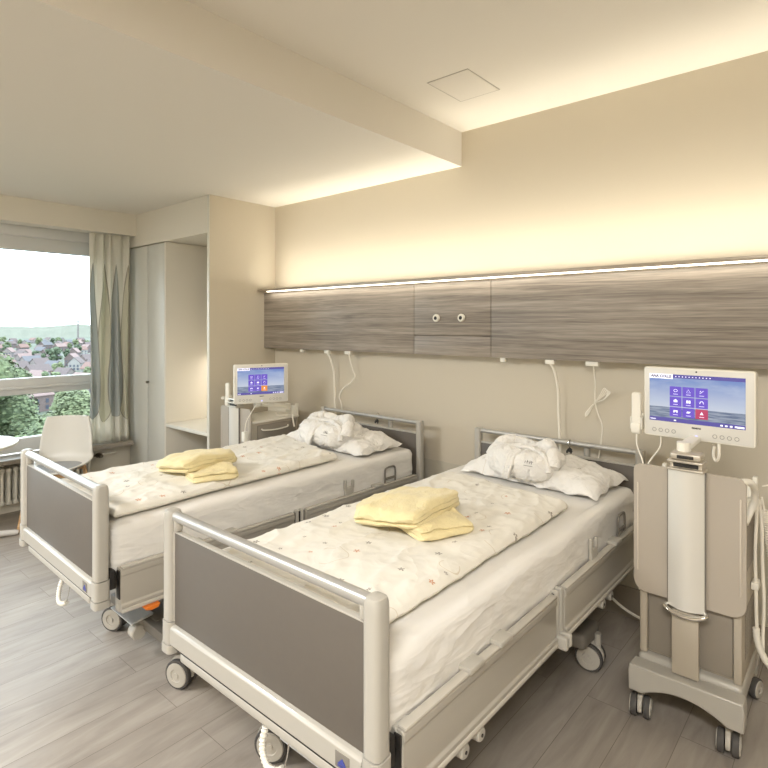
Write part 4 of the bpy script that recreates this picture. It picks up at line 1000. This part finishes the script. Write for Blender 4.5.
# cords on the outer side of the near cabinet
hook = thing('cord_holder', 'white hook holding cords on the side of the near cabinet', 'hook', (-0.3525, 2.72, 0.90))
mk('hook_arm', lambda bm: (bx(bm, 0.0, 0.008, -0.02, 0.02, -0.02, 0.03, 0.003), tube(bm, spline([(0.005, 0, 0.0), (0.022, 0, -0.01), (0.034, 0.0, 0.005), (0.034, 0.0, 0.02)]), 0.003, 8)), 'cream', hook)
mk('hook_band', lambda bm: bx(bm, 0.0, 0.028, -0.035, 0.03, -0.345, -0.315, 0.006), 'cream', hook)
cable('mains_cable', [(-0.335, 2.72, 0.93), (-0.334, 2.705, 0.85), (-0.338, 2.70, 0.70), (-0.335, 2.70, 0.55), (-0.333, 2.70, 0.42), (-0.325, 2.71, 0.33), (-0.315, 2.72, 0.30), (-0.315, 2.73, 0.37), (-0.312, 2.735, 0.50), (-0.318, 2.74, 0.66), (-0.320, 2.735, 0.82), (-0.330, 2.73, 0.915)], 0.0065, 'smooth white mains cable looped on the side of the near cabinet', 'cable')
cp = spline([(-0.322, 2.76, 0.92), (-0.310, 2.76, 0.84), (-0.292, 2.765, 0.70), (-0.268, 2.77, 0.54), (-0.20, 2.78, 0.40), (-0.05, 2.80, 0.30)], 8)
tag(mk('spiral_cord', lambda bm: (tube(bm, helix(cp[6:], 0.012, 60, 10), 0.0036, 6), tube(bm, cp[:8], 0.0036, 6)), 'cable'), 'white spiral cord hanging from the near cabinet hook', 'cord')
cp2 = spline([(-0.335, 2.70, 0.40), (-0.328, 2.70, 0.34), (-0.300, 2.71, 0.27), (-0.25, 2.73, 0.22), (-0.12, 2.78, 0.15), (0.1, 2.9, 0.07)], 8)
tag(mk('ribbed_hose', lambda bm: (tube(bm, cp2, [0.0125 + 0.0016 * (i % 2) for i in range(len(cp2))], 12),), 'cream'), 'ribbed white hose running down from the near cabinet to the floor', 'hose')
cable('wall_wire', [(-0.325, 2.80, 0.955), (-0.25, 2.86, 0.965), (0.0, 3.05, 0.962), (0.3, 3.235, 0.965)], 0.003, 'thin wire stretched from the near cabinet to the wall', 'wire')
cable('floor_cable', [(-1.25, 3.19, 0.30), (-1.10, 3.15, 0.16), (-0.98, 3.12, 0.10), (-0.85, 3.11, 0.075), (-0.70, 3.12, 0.07), (-0.45, 3.18, 0.09)], 0.007, 'white cable lying along the skirting behind the near bed')

# ------------------------------------------------------------------ wardrobe, desk niche
w = thing('wardrobe', 'tall pale two door wardrobe built in beside the curtain', 'wardrobe', (-5.235, 2.575, 0))
X0, X1 = -0.36, 0.345
def carc(bm):
    bx(bm, X1 - 0.02, X1, 0.0, 0.66, 0.06, 2.40, 0.001); bx(bm, X0, X0 + 0.02, 0.02, 0.66, 0.06, 2.40, 0.001)
    bx(bm, X0 + 0.02, X1 - 0.02, 0.02, 0.66, 2.38, 2.40, 0.001); bx(bm, X0 + 0.02, X1 - 0.02, 0.64, 0.66, 0.06, 2.38, 0.001); bx(bm, X0, X1, 0.04, 0.66, 0.0, 0.06, 0.001)
mk('carcass', carc, 'white_wall', w)
dl = box('door', X0 + 0.004, -0.002, -0.003, 0.017, 0.07, 2.39, 'lam_cool', w, 0.0015)
dr = box('door', 0.002, X1 - 0.022, -0.003, 0.017, 0.07, 2.39, 'lam_cool', w, 0.0015)
mk('knob', lambda bm: lathe(bm, [(0.006, 0.0), (0.005, -0.012), (0.012, -0.018), (0.013, -0.026), (0.008, -0.031)], (0.035, -0.003, 1.085), 'y', 20), 'brass', dr)
mk('lock', lambda bm: lathe(bm, [(0.007, 0.0), (0.007, -0.004)], (0.018, -0.003, 1.085), 'y', 16), 'chrome', dr)
tag(box('desk_shelf', -4.888, -4.172, 2.575, WY, 0.690, 0.722, 'lam', None, 0.003), 'white desk shelf set between the wardrobe and the partition', 'shelf')
wc = thing('niche_cupboard', 'small white cupboard hung in the back of the desk niche', 'cupboard', (-4.53, 3.12, 1.35))
box('cupboard_body', -0.354, 0.354, 0.0, 0.1295, 0.0, 1.055, 'lam', wc, 0.001)
box('under_light', -0.33, 0.33, 0.03, 0.06, -0.012, 0.0, 'led', wc, 0.001)
tag(box('mirror_board', -4.185, -4.168, 2.60, 3.115, 1.35, 2.40, 'skirt', None, 0.001), 'narrow dark board fixed inside the desk niche', 'board')

# ------------------------------------------------------------------ curtain, radiator
def curt(bm):
    NU, NV = 140, 40; rows = []
    uvl = bm.loops.layers.uv.new('UVMap')
    for j in range(NV + 1):
        v = j / NV; z = 0.508 + (2.495 - 0.508) * v; row = []
        for i in range(NU + 1):
            u = i / NU
            y = 2.145 + 0.36 * u - (0.02 * (1 - v) * (1 - u)) + 0.006 * math.sin(v * 5 + u * 9)
            x = -5.475 + (0.019 - 0.004 * v) * math.sin(u * 2 * PI * 4.5 + 0.5 * math.sin(v * 3)) + 0.010 * math.sin(u * 37 + v * 4) + 0.008 * math.sin(v * 6 + u * 3)
            row.append((bm.verts.new((x, y, z)), u, v))
        rows.append(row)
    for j in range(NV):
        for i in range(NU):
            q = (rows[j][i], rows[j][i + 1], rows[j + 1][i + 1], rows[j + 1][i])
            f = bm.faces.new([k[0] for k in q])
            for l, k in zip(f.loops, q): l[uvl].uv = (k[1], k[2])
cu = mk('curtain', curt, 'curtain')
sm = cu.modifiers.new('thick', 'SOLIDIFY'); sm.thickness = 0.002
tag(cu, 'white curtain with long grey petal print drawn beside the window', 'curtain')
def radiator(y0, y1, label):
    r = thing('radiator', label, 'radiator', (-5.545, y0, 0.0), 0)
    n = int((y1 - y0) / 0.05)
    for k in range(n):
        y = k * 0.05
        def sec(bm):
            for x in (-0.035, 0.0, 0.035): tube(bm, [(x, y, 0.12), (x, y, 0.40)], 0.0125, 10)
            bx(bm, -0.05, 0.05, y - 0.021, y + 0.021, 0.375, 0.415, 0.014, 3); bx(bm, -0.05, 0.05, y - 0.021, y + 0.021, 0.10, 0.14, 0.014, 3)
        mk('radiator_section', sec, 'radiator', r)
    mk('radiator_foot', lambda bm: (bx(bm, -0.03, 0.03, 0.09, 0.11, 0.0, 0.11, 0.003), bx(bm, -0.03, 0.03, (n - 3) * 0.05 - 0.01, (n - 3) * 0.05 + 0.01, 0.0, 0.11, 0.003)), 'radiator', r)
    yv = (n - 1) * 0.05
    v = mk('valve', lambda bm: (lathe(bm, [(0.012, 0.0), (0.022, 0.01), (0.024, 0.035), (0.016, 0.045)], (0.0, yv + 0.07, 0.385), 'y', 18), cyl(bm, (0, yv + 0.02, 0.385), (0, yv + 0.08, 0.385), 0.010, 12), lathe(bm, [(0.02, 0), (0.023, 0.02), (0.016, 0.05)], (0.012, yv + 0.10, 0.385), 'x', 18)), 'brass', r)
    mk('pipe', lambda bm: tube(bm, spline([(0, yv + 0.11, 0.385), (0, yv + 0.18, 0.39), (0.0, yv + 0.26, 0.395)]), 0.011, 10), 'radiator', r)
    return r
radiator(0.60, 2.22, 'white ribbed column radiator under the window sill')

# ------------------------------------------------------------------ chair
ch = thing('shell_chair', 'white plastic shell chair with grey seat and wooden legs by the window', 'chair', (-5.04, 1.72, 0), math.radians(50))
def shell(bm):   # local: faces -y
    prof = [(-0.21, 0.445), (-0.16, 0.452), (-0.08, 0.448), (0.02, 0.444), (0.10, 0.447), (0.16, 0.462), (0.195, 0.50), (0.215, 0.56), (0.232, 0.66), (0.245, 0.76), (0.258, 0.845)]
    wid = [0.17, 0.205, 0.222, 0.226, 0.224, 0.22, 0.216, 0.212, 0.206, 0.19, 0.170]
    P = spline([(0, a, b_) for a, b_ in prof], 4); Wd = spline([(w_, 0, 0) for w_ in wid], 4); n = 18; g = []
    for p, w_ in zip(P, Wd):
        row = []
        for k in range(n + 1):
            t = -1 + 2 * k / n; f = max(0, min(1, (p.z - 0.46) / 0.1))
            up = 0.035 * abs(t) ** 3 * (1 - f); fw = -0.05 * abs(t) ** 2.2 * f
            row.append(bm.verts.new((t * w_.x, p.y + fw, p.z + up)))
        g.append(row)
    for A, B in zip(g, g[1:]):
        for k in range(n): bm.faces.new((A[k], A[k + 1], B[k + 1], B[k]))
s_ = mk('seat_shell', shell, 'shell', ch)
m_ = s_.modifiers.new('thick', 'SOLIDIFY'); m_.thickness = 0.012; m_.offset = -1
mk('seat_cushion', lambda bm: lathe(bm, [(0.16, 0), (0.19, 0.006), (0.185, 0.018), (0.12, 0.022), (0.01, 0.022)], (0, -0.02, 0.452), 'z', 32), 'cushion', ch)
mk('leg_frame', lambda bm: (bx(bm, -0.16, 0.16, -0.155, -0.125, 0.405, 0.435, 0.005), bx(bm, -0.16, 0.16, 0.125, 0.155, 0.405, 0.435, 0.005), bx(bm, -0.015, 0.015, -0.14, 0.14, 0.405, 0.44, 0.004)), 'beech', ch)
for sx in (-1, 1):
    for sy in (-1, 1):
        mk('leg', lambda bm: tube(bm, [(sx * 0.15, sy * 0.14, 0.432), (sx * 0.185, sy * 0.17, 0.20), (sx * 0.215, sy * 0.20, 0.0)], [0.017, 0.015, 0.011], 12), 'beech', ch)

# ------------------------------------------------------------------ round table
tb = thing('round_table', 'round white table by the window, cut by the left edge', 'table', (-5.03, 1.02, 0))
mk('tabletop', lambda bm: lathe(bm, [(0.385, 0.722), (0.40, 0.728), (0.403, 0.738), (0.40, 0.746), (0.39, 0.748)], (0, 0, 0), 'z', 64), 'lam', tb)
mk('pedestal', lambda bm: lathe(bm, [(0.03, 0.03), (0.03, 0.70), (0.09, 0.715), (0.09, 0.722)], (0, 0, 0), 'z', 28), 'tube', tb)
for k in range(4):
    a = k * PI / 2 + PI / 2 - 0.12
    mk('foot', lambda bm: tube(bm, spline([(0.02 * math.cos(a), 0.02 * math.sin(a), 0.07), (0.18 * math.cos(a), 0.18 * math.sin(a), 0.05), (0.40 * math.cos(a), 0.40 * math.sin(a), 0.022)], 6), [0.022] * 12 + [0.018], 12), 'tube', tb)

# ------------------------------------------------------------------ fill lamps added on the ceiling out of view, to brighten the room
def fill_lamp(x, y, z, w_, d_, label, power, col):
    r = thing('fill_lamp', label, 'fill lamp', (x, y, z), 0, 'added fill lamps')
    box('fill_lamp_case', -w_ / 2, w_ / 2, -d_ / 2, d_ / 2, -0.05, -0.001, 'lam', r, 0.004)
    box('fill_lamp_panel', -w_ / 2 + 0.02, w_ / 2 - 0.02, -d_ / 2 + 0.02, d_ / 2 - 0.02, -0.058, -0.05, 'fill_lamp_glow', r, 0.002)
    area('fill_lamp_light', (x, y, z - 0.062), (0, 0, 0), w_ - 0.05, d_ - 0.05, power, col)
def area(name, loc, rot, sx, sy, power, col, spread=PI):
    l = bpy.data.lights.new(name, 'AREA'); l.shape = 'RECTANGLE'; l.size = sx; l.size_y = sy; l.energy = power; l.color = col; l.spread = spread
    o = bpy.data.objects.new(name, l); C.objects.link(o); o.location = loc; o.rotation_euler = rot; o['kind'] = 'helper'
    return o
fill_lamp(0.3, -0.8, ZH, 1.2, 0.6, 'added unseen fill lamp on the high ceiling behind the camera', 92, (1.0, 0.98, 0.95))
fill_lamp(-3.4, -1.1, ZL, 1.2, 0.6, 'added unseen fill lamp on the low ceiling near the window side', 84, (1.0, 1.0, 1.0))
# LED strips of the wall panel
area('panel_uplight', ((-4.05 + XR) / 2, 3.124, 1.957), (PI, 0, 0), XR + 4.03, 0.03, 8.8, (1.0, 0.93, 0.79))
area('panel_uplight_beam', ((-4.05 + XR) / 2, 3.124, 1.957), (PI - 0.12, 0, 0), XR + 4.03, 0.03, 4.6, (1.0, 0.94, 0.80), 1.3)
area('panel_downlight', ((-4.05 + XR) / 2, 3.09, 1.918), (0, 0, 0), XR + 4.03, 0.02, 1.6, (1.0, 0.92, 0.76))
area('niche_light', (-4.53, 3.165, 1.335), (0, 0, 0), 0.64, 0.03, 2.0, (1.0, 0.92, 0.82))

# ------------------------------------------------------------------ outside
GZ = -28.0
M['grass'] = mat('meadow', (0.30, 0.33, 0.28), 0.9, var=0.2, vscale=0.02)
M['trunk'] = mat('bark', (0.25, 0.22, 0.18), 0.9)
LM = [leaf_mat('leaves_mid', (0.23, 0.29, 0.19), (0.42, 0.46, 0.32)), leaf_mat('leaves_dark', (0.17, 0.24, 0.17), (0.34, 0.39, 0.29)), leaf_mat('leaves_pale', (0.29, 0.34, 0.23), (0.47, 0.50, 0.36))]
RM = [mat('roof_brown', (0.37, 0.33, 0.33), 0.9), mat('roof_red', (0.45, 0.36, 0.34), 0.9), mat('roof_slate', (0.36, 0.36, 0.38), 0.9), mat('roof_rose', (0.48, 0.41, 0.40), 0.9)]
HM = [mat('render_white', (0.55, 0.54, 0.53), 0.9), mat('render_cream', (0.49, 0.46, 0.45), 0.9), mat('brick_dull', (0.40, 0.35, 0.34), 0.9)]
M['pane_dark'] = mat('house_window', (0.27, 0.29, 0.34), 0.3)
struct(mk('ground_outside', lambda bm: bx(bm, -2600, -9, -900, 2600, GZ - 1, GZ), 'grass', smooth=False))
def ridge(bm):
    n = 240; A = []; B = []; D_ = []
    for k in range(n + 1):
        a = math.radians(-20 + 75 * k / n); R = 1500
        hgt = 25.5 + 4 * noise.noise(Vector((k * 0.05, 0, 0))) + 1.6 * noise.noise(Vector((k * 0.8, 3, 0))) + 7 * math.exp(-((math.degrees(a) - 20.4) / 1.6) ** 2)
        c, s2 = -math.cos(a), math.sin(a)
        A.append(bm.verts.new((c * R, s2 * R, GZ - 0.5))); B.append(bm.verts.new((c * (R + 60), s2 * (R + 60), GZ + hgt))); D_.append(bm.verts.new((c * (R + 500), s2 * (R + 500), GZ - 0.5)))
    for k in range(n):
        bm.faces.new((A[k], A[k + 1], B[k + 1], B[k])); bm.faces.new((B[k], B[k + 1], D_[k + 1], D_[k]))
struct(mk('hills', ridge, mat('forest_far', (0.40, 0.41, 0.37), 0.95, var=0.25, vscale=0.05), smooth=False))
def leafcrown(seed, R, Hc, nleaf=5200, size=0.34):
    rnd = random.Random(seed)
    lumps = []
    for k in range(26):
        a = rnd.uniform(0, 2 * PI); f = rnd.uniform(-0.85, 0.95); rr = math.sqrt(1 - f * f * 0.9) * rnd.uniform(0.35, 0.8) * R
        lumps.append((Vector((rr * math.cos(a), rr * math.sin(a), f * Hc * 0.5)), rnd.uniform(0.24, 0.42) * R))
    def b(bm):
        for k in range(nleaf):
            c, r_ = rnd.choice(lumps)
            d = Vector((rnd.gauss(0, 1), rnd.gauss(0, 1), rnd.gauss(0.25, 1))).normalized()
            p = c + d * r_ * rnd.uniform(0.82, 1.06)
            n = (d + Vector((rnd.uniform(-.6, .6), rnd.uniform(-.6, .6), rnd.uniform(-.3, .9)))).normalized()
            u, v = frame_at(n); s2 = size * rnd.uniform(0.6, 1.3)
            q = [p + u * s2, p + v * s2 * 0.6, p - u * s2, p - v * s2 * 0.6]
            bm.faces.new([bm.verts.new(x) for x in q])
        for c, r_ in lumps:
            t = bmesh.new(); bmesh.ops.create_icosphere(t, subdivisions=2, radius=r_ * 0.86); merge(bm, t, Matrix.Translation(c))
    return b
def camdir(u):
    r_ = (u - 384) / 557; a = math.atan2(481, 557); return (-math.sin(a) + math.cos(a) * r_, math.cos(a) + math.sin(a) * r_)
protos = []
def tree(x, y, top, R, Hc, kind, label):
    t = thing('broadleaf_tree', label, 'tree', (x, y, GZ), 0, 'trees below the window')
    cz = top - Hc * 0.5 - GZ
    cr = mk('crown', leafcrown(kind * 11 + 3, R, Hc, nleaf=26000 if R > 4.3 else 15000, size=0.25), LM[kind % 3], t, smooth=False); cr.location.z = cz
    tk = mk('trunk', lambda bm: (tube(bm, [(0, 0, 0), (0.1, 0, cz * 0.6), (0, 0, cz)], [0.45, 0.35, 0.2], 10),), 'trunk', t)
    return cr
# near trees: positions are metres from the hospital window (x to the west, y to the north)
TREES = [(-70.0, 15.8, -1.6, 6.9, 14, 0, 'large round tree filling the left of the window view'),
         (-49.0, 13.4, -6.6, 4.6, 11, 1, 'dark tree below the transom at the left of the window'),
         (-56.0, 19.4, -8.0, 4.6, 12, 0, 'mid green tree just below the transom centre'),
         (-80.0, 27.6, -7.4, 5.2, 12, 2, 'pale yellow green tree beside the curtain'),
         (-49.0, 3.5, -4.1, 5.2, 13, 0, 'tree hidden mostly left of the window frame'),
         (-38.0, 10.0, -7.8, 3.0, 8, 1, 'low dark tree nearest to the hospital window'),
         (-62.0, 28.6, -9.4, 4.0, 11, 1, 'dark tree behind the curtain edge'),
         (-96.0, 21.0, -3.4, 7.0, 15, 2, 'pale tree standing behind the large round tree')]
for a in TREES: tree(*a)
# houses of the town
rnd = random.Random(21)
WN = ('white', 'cream', 'brick'); RN = ('brown', 'red', 'slate', 'rosy')
def make_house(kind_w, kind_r, w_, d_, hh, rh):
    def b(bm): bx(bm, -w_ / 2, w_ / 2, -d_ / 2, d_ / 2, 0, hh); prism(bm, [(-w_ / 2, hh), (w_ / 2, hh), (0, hh + rh)], -d_ / 2, d_ / 2, 'y')
    def rf(bm):
        for s2 in (-1, 1):
            prism(bm, [(s2 * (w_ / 2 + 0.4), hh - 0.3), (s2 * (w_ / 2 + 0.4), hh + 0.0), (0, hh + rh + 0.3), (0, hh + rh)], -d_ / 2 - 0.3, d_ / 2 + 0.3, 'y')
    def wn(bm):
        for zf in (0.25, 0.65):
            for k in (-0.3, 0.0, 0.3):
                for s2 in (-1, 1):
                    bx(bm, k * w_ - 0.55, k * w_ + 0.55, s2 * (d_ / 2 + 0.03) - 0.03, s2 * (d_ / 2 + 0.03) + 0.03, hh * zf - 0.7, hh * zf + 0.7)
                    bx(bm, s2 * (w_ / 2 + 0.03) - 0.03, s2 * (w_ / 2 + 0.03) + 0.03, k * d_ - 0.55, k * d_ + 0.55, hh * zf - 0.7, hh * zf + 0.7)
    return b, rf, wn
HP = {}
taken = [(a[0], a[1], a[3] + 1) for a in TREES]
def free(x, y, r_):
    if any((x - a) ** 2 + (y - b) ** 2 < (r_ + c) ** 2 for a, b, c in taken): return False
    taken.append((x, y, r_)); return True
cnt = 0
rows = [int(q * 1.5) for q in (150, 168, 187, 207, 228, 250, 273, 298, 325, 354, 386, 422, 463, 510, 565, 630, 710)]
for dist in rows:
    span = (-1.12, -0.98)
    wpx = 13.0 if dist < 500 else 21.0
    a0, a1 = math.radians(10.5), math.radians(25.5)
    n = max(3, int((a1 - a0) * dist / wpx))
    for k in range(n):
        a = a0 + (a1 - a0) * (k + rnd.uniform(0.2, 0.8)) / n; dd = dist * rnd.uniform(0.96, 1.04)
        x, y = -math.cos(a) * dd, math.sin(a) * dd
        if not free(x, y, 7.4): continue
        kw, kr = rnd.choice((0, 1, 1, 2, 2)), rnd.choice((0, 0, 1, 2, 3))
        key = (kw, kr, rnd.randint(0, 1))
        rz = rnd.choice((0.3, 0.3, 1.87, 0.9))
        if key not in HP:
            w_, d_, hh, rh = (7.4, 9.5, 5.0, 3.6) if key[2] else (6.8, 11.5, 5.6, 3.2)
            b, rf, wn = make_house(kw, kr, w_, d_, hh, rh)
            root = thing('town_house', '', 'house')
            mk('house_walls', b, HM[kw], root, smooth=False); mk('roof', rf, RM[kr], root, smooth=False); mk('windows', wn, 'pane_dark', root, smooth=False)
            HP[key] = root; o = root
        else:
            src = HP[key]; o = src.copy(); C.objects.link(o)
            for c_ in list(src.children):
                q = c_.copy(); C.objects.link(q); q.parent = o
        o.location = (x, y, GZ); o.rotation_euler = (0, 0, rz)
        o['group'] = 'houses of the town outside'; o['category'] = 'house'
        where = 'near rows' if dist < 320 else 'middle rows' if dist < 600 else 'far rows'
        o['label'] = '%s walled house with %s gable roof in the %s of the town' % (WN[kw], RN[kr], where)
        cnt += 1
# small trees between the houses
small = None
for k in range(95):
    dd = rnd.uniform(150, 1000); a = math.radians(rnd.uniform(10, 26)); x, y = -math.cos(a) * dd, math.sin(a) * dd
    if not free(x, y, 4.6): continue
    if small is None or len(small) < 3:
        t = thing('town_tree', '', 'tree'); cr = mk('crown', leafcrown(70 + k, 3.4, 6, 420, 0.6), LM[(k + 1) % 3], t, smooth=False); cr.location.z = 5.5
        mk('trunk', lambda bm: tube(bm, [(0, 0, 0), (0, 0, 5)], 0.25, 8), 'trunk', t)
        small = (small or []) + [t]; o = t
    else:
        src = small[k % 3]; o = src.copy(); C.objects.link(o)
        for c_ in list(src.children):
            q = c_.copy(); C.objects.link(q); q.parent = o
    sc = rnd.uniform(0.8, 1.45); o.location = (x, y, GZ); o.scale = (sc,) * 3; o.rotation_euler = (0, 0, rnd.uniform(0, 6))
    o['group'] = 'small trees between the houses'; o['category'] = 'tree'
    o['label'] = 'small green tree standing among the houses of the town'
t = thing('radio_mast', 'thin radio mast on the hill at the horizon', 'mast', (-1325 , 493 , GZ))
mk('mast_shaft', lambda bm: cyl(bm, (0, 0, 0), (0, 0, 44), 2.0, 12, 1.2), 'thread', t)
mk('mast_platform', lambda bm: (cyl(bm, (0, 0, 35), (0, 0, 38), 3.4, 16), cyl(bm, (0, 0, 44), (0, 0, 53), 0.7, 8)), 'thread', t)

# ------------------------------------------------------------------ world, camera, look
wd = bpy.data.worlds.new('overcast_sky'); S.world = wd; wd.use_nodes = True
bg = wd.node_tree.nodes['Background']; bg.inputs[0].default_value = (0.80, 0.90, 1.0, 1); bg.inputs[1].default_value = 4.0
pl = bpy.data.lights.new('window_portal', 'AREA'); pl.shape = 'RECTANGLE'; pl.size = W1 - W0; pl.size_y = 1.9; pl.cycles.is_portal = True
po = bpy.data.objects.new('window_portal', pl); C.objects.link(po); po.location = (WX - 0.17, (W0 + W1) / 2, 1.45); po.rotation_euler = (PI / 2, 0, -PI / 2)
po['kind'] = 'helper'
cam = bpy.data.cameras.new('camera'); co = bpy.data.objects.new('camera', cam); C.objects.link(co); S.camera = co
co.location = (0, 0, 1.63); co.rotation_euler = (PI / 2, 0, math.atan2(481, 557))
cam.sensor_width = 36; cam.lens = 557 / 768 * 36; cam.shift_y = -59 / 768; cam.clip_start = 0.05; cam.clip_end = 5000
S.view_settings.view_transform = 'Standard'; S.view_settings.look = 'None'; S.view_settings.gamma = 1; S.view_settings.use_curve_mapping = False
S.view_settings.exposure = 0.64
S.cycles.use_denoising = True
S.cycles.max_bounces = 10; S.cycles.diffuse_bounces = 6; S.cycles.sample_clamp_indirect = 6
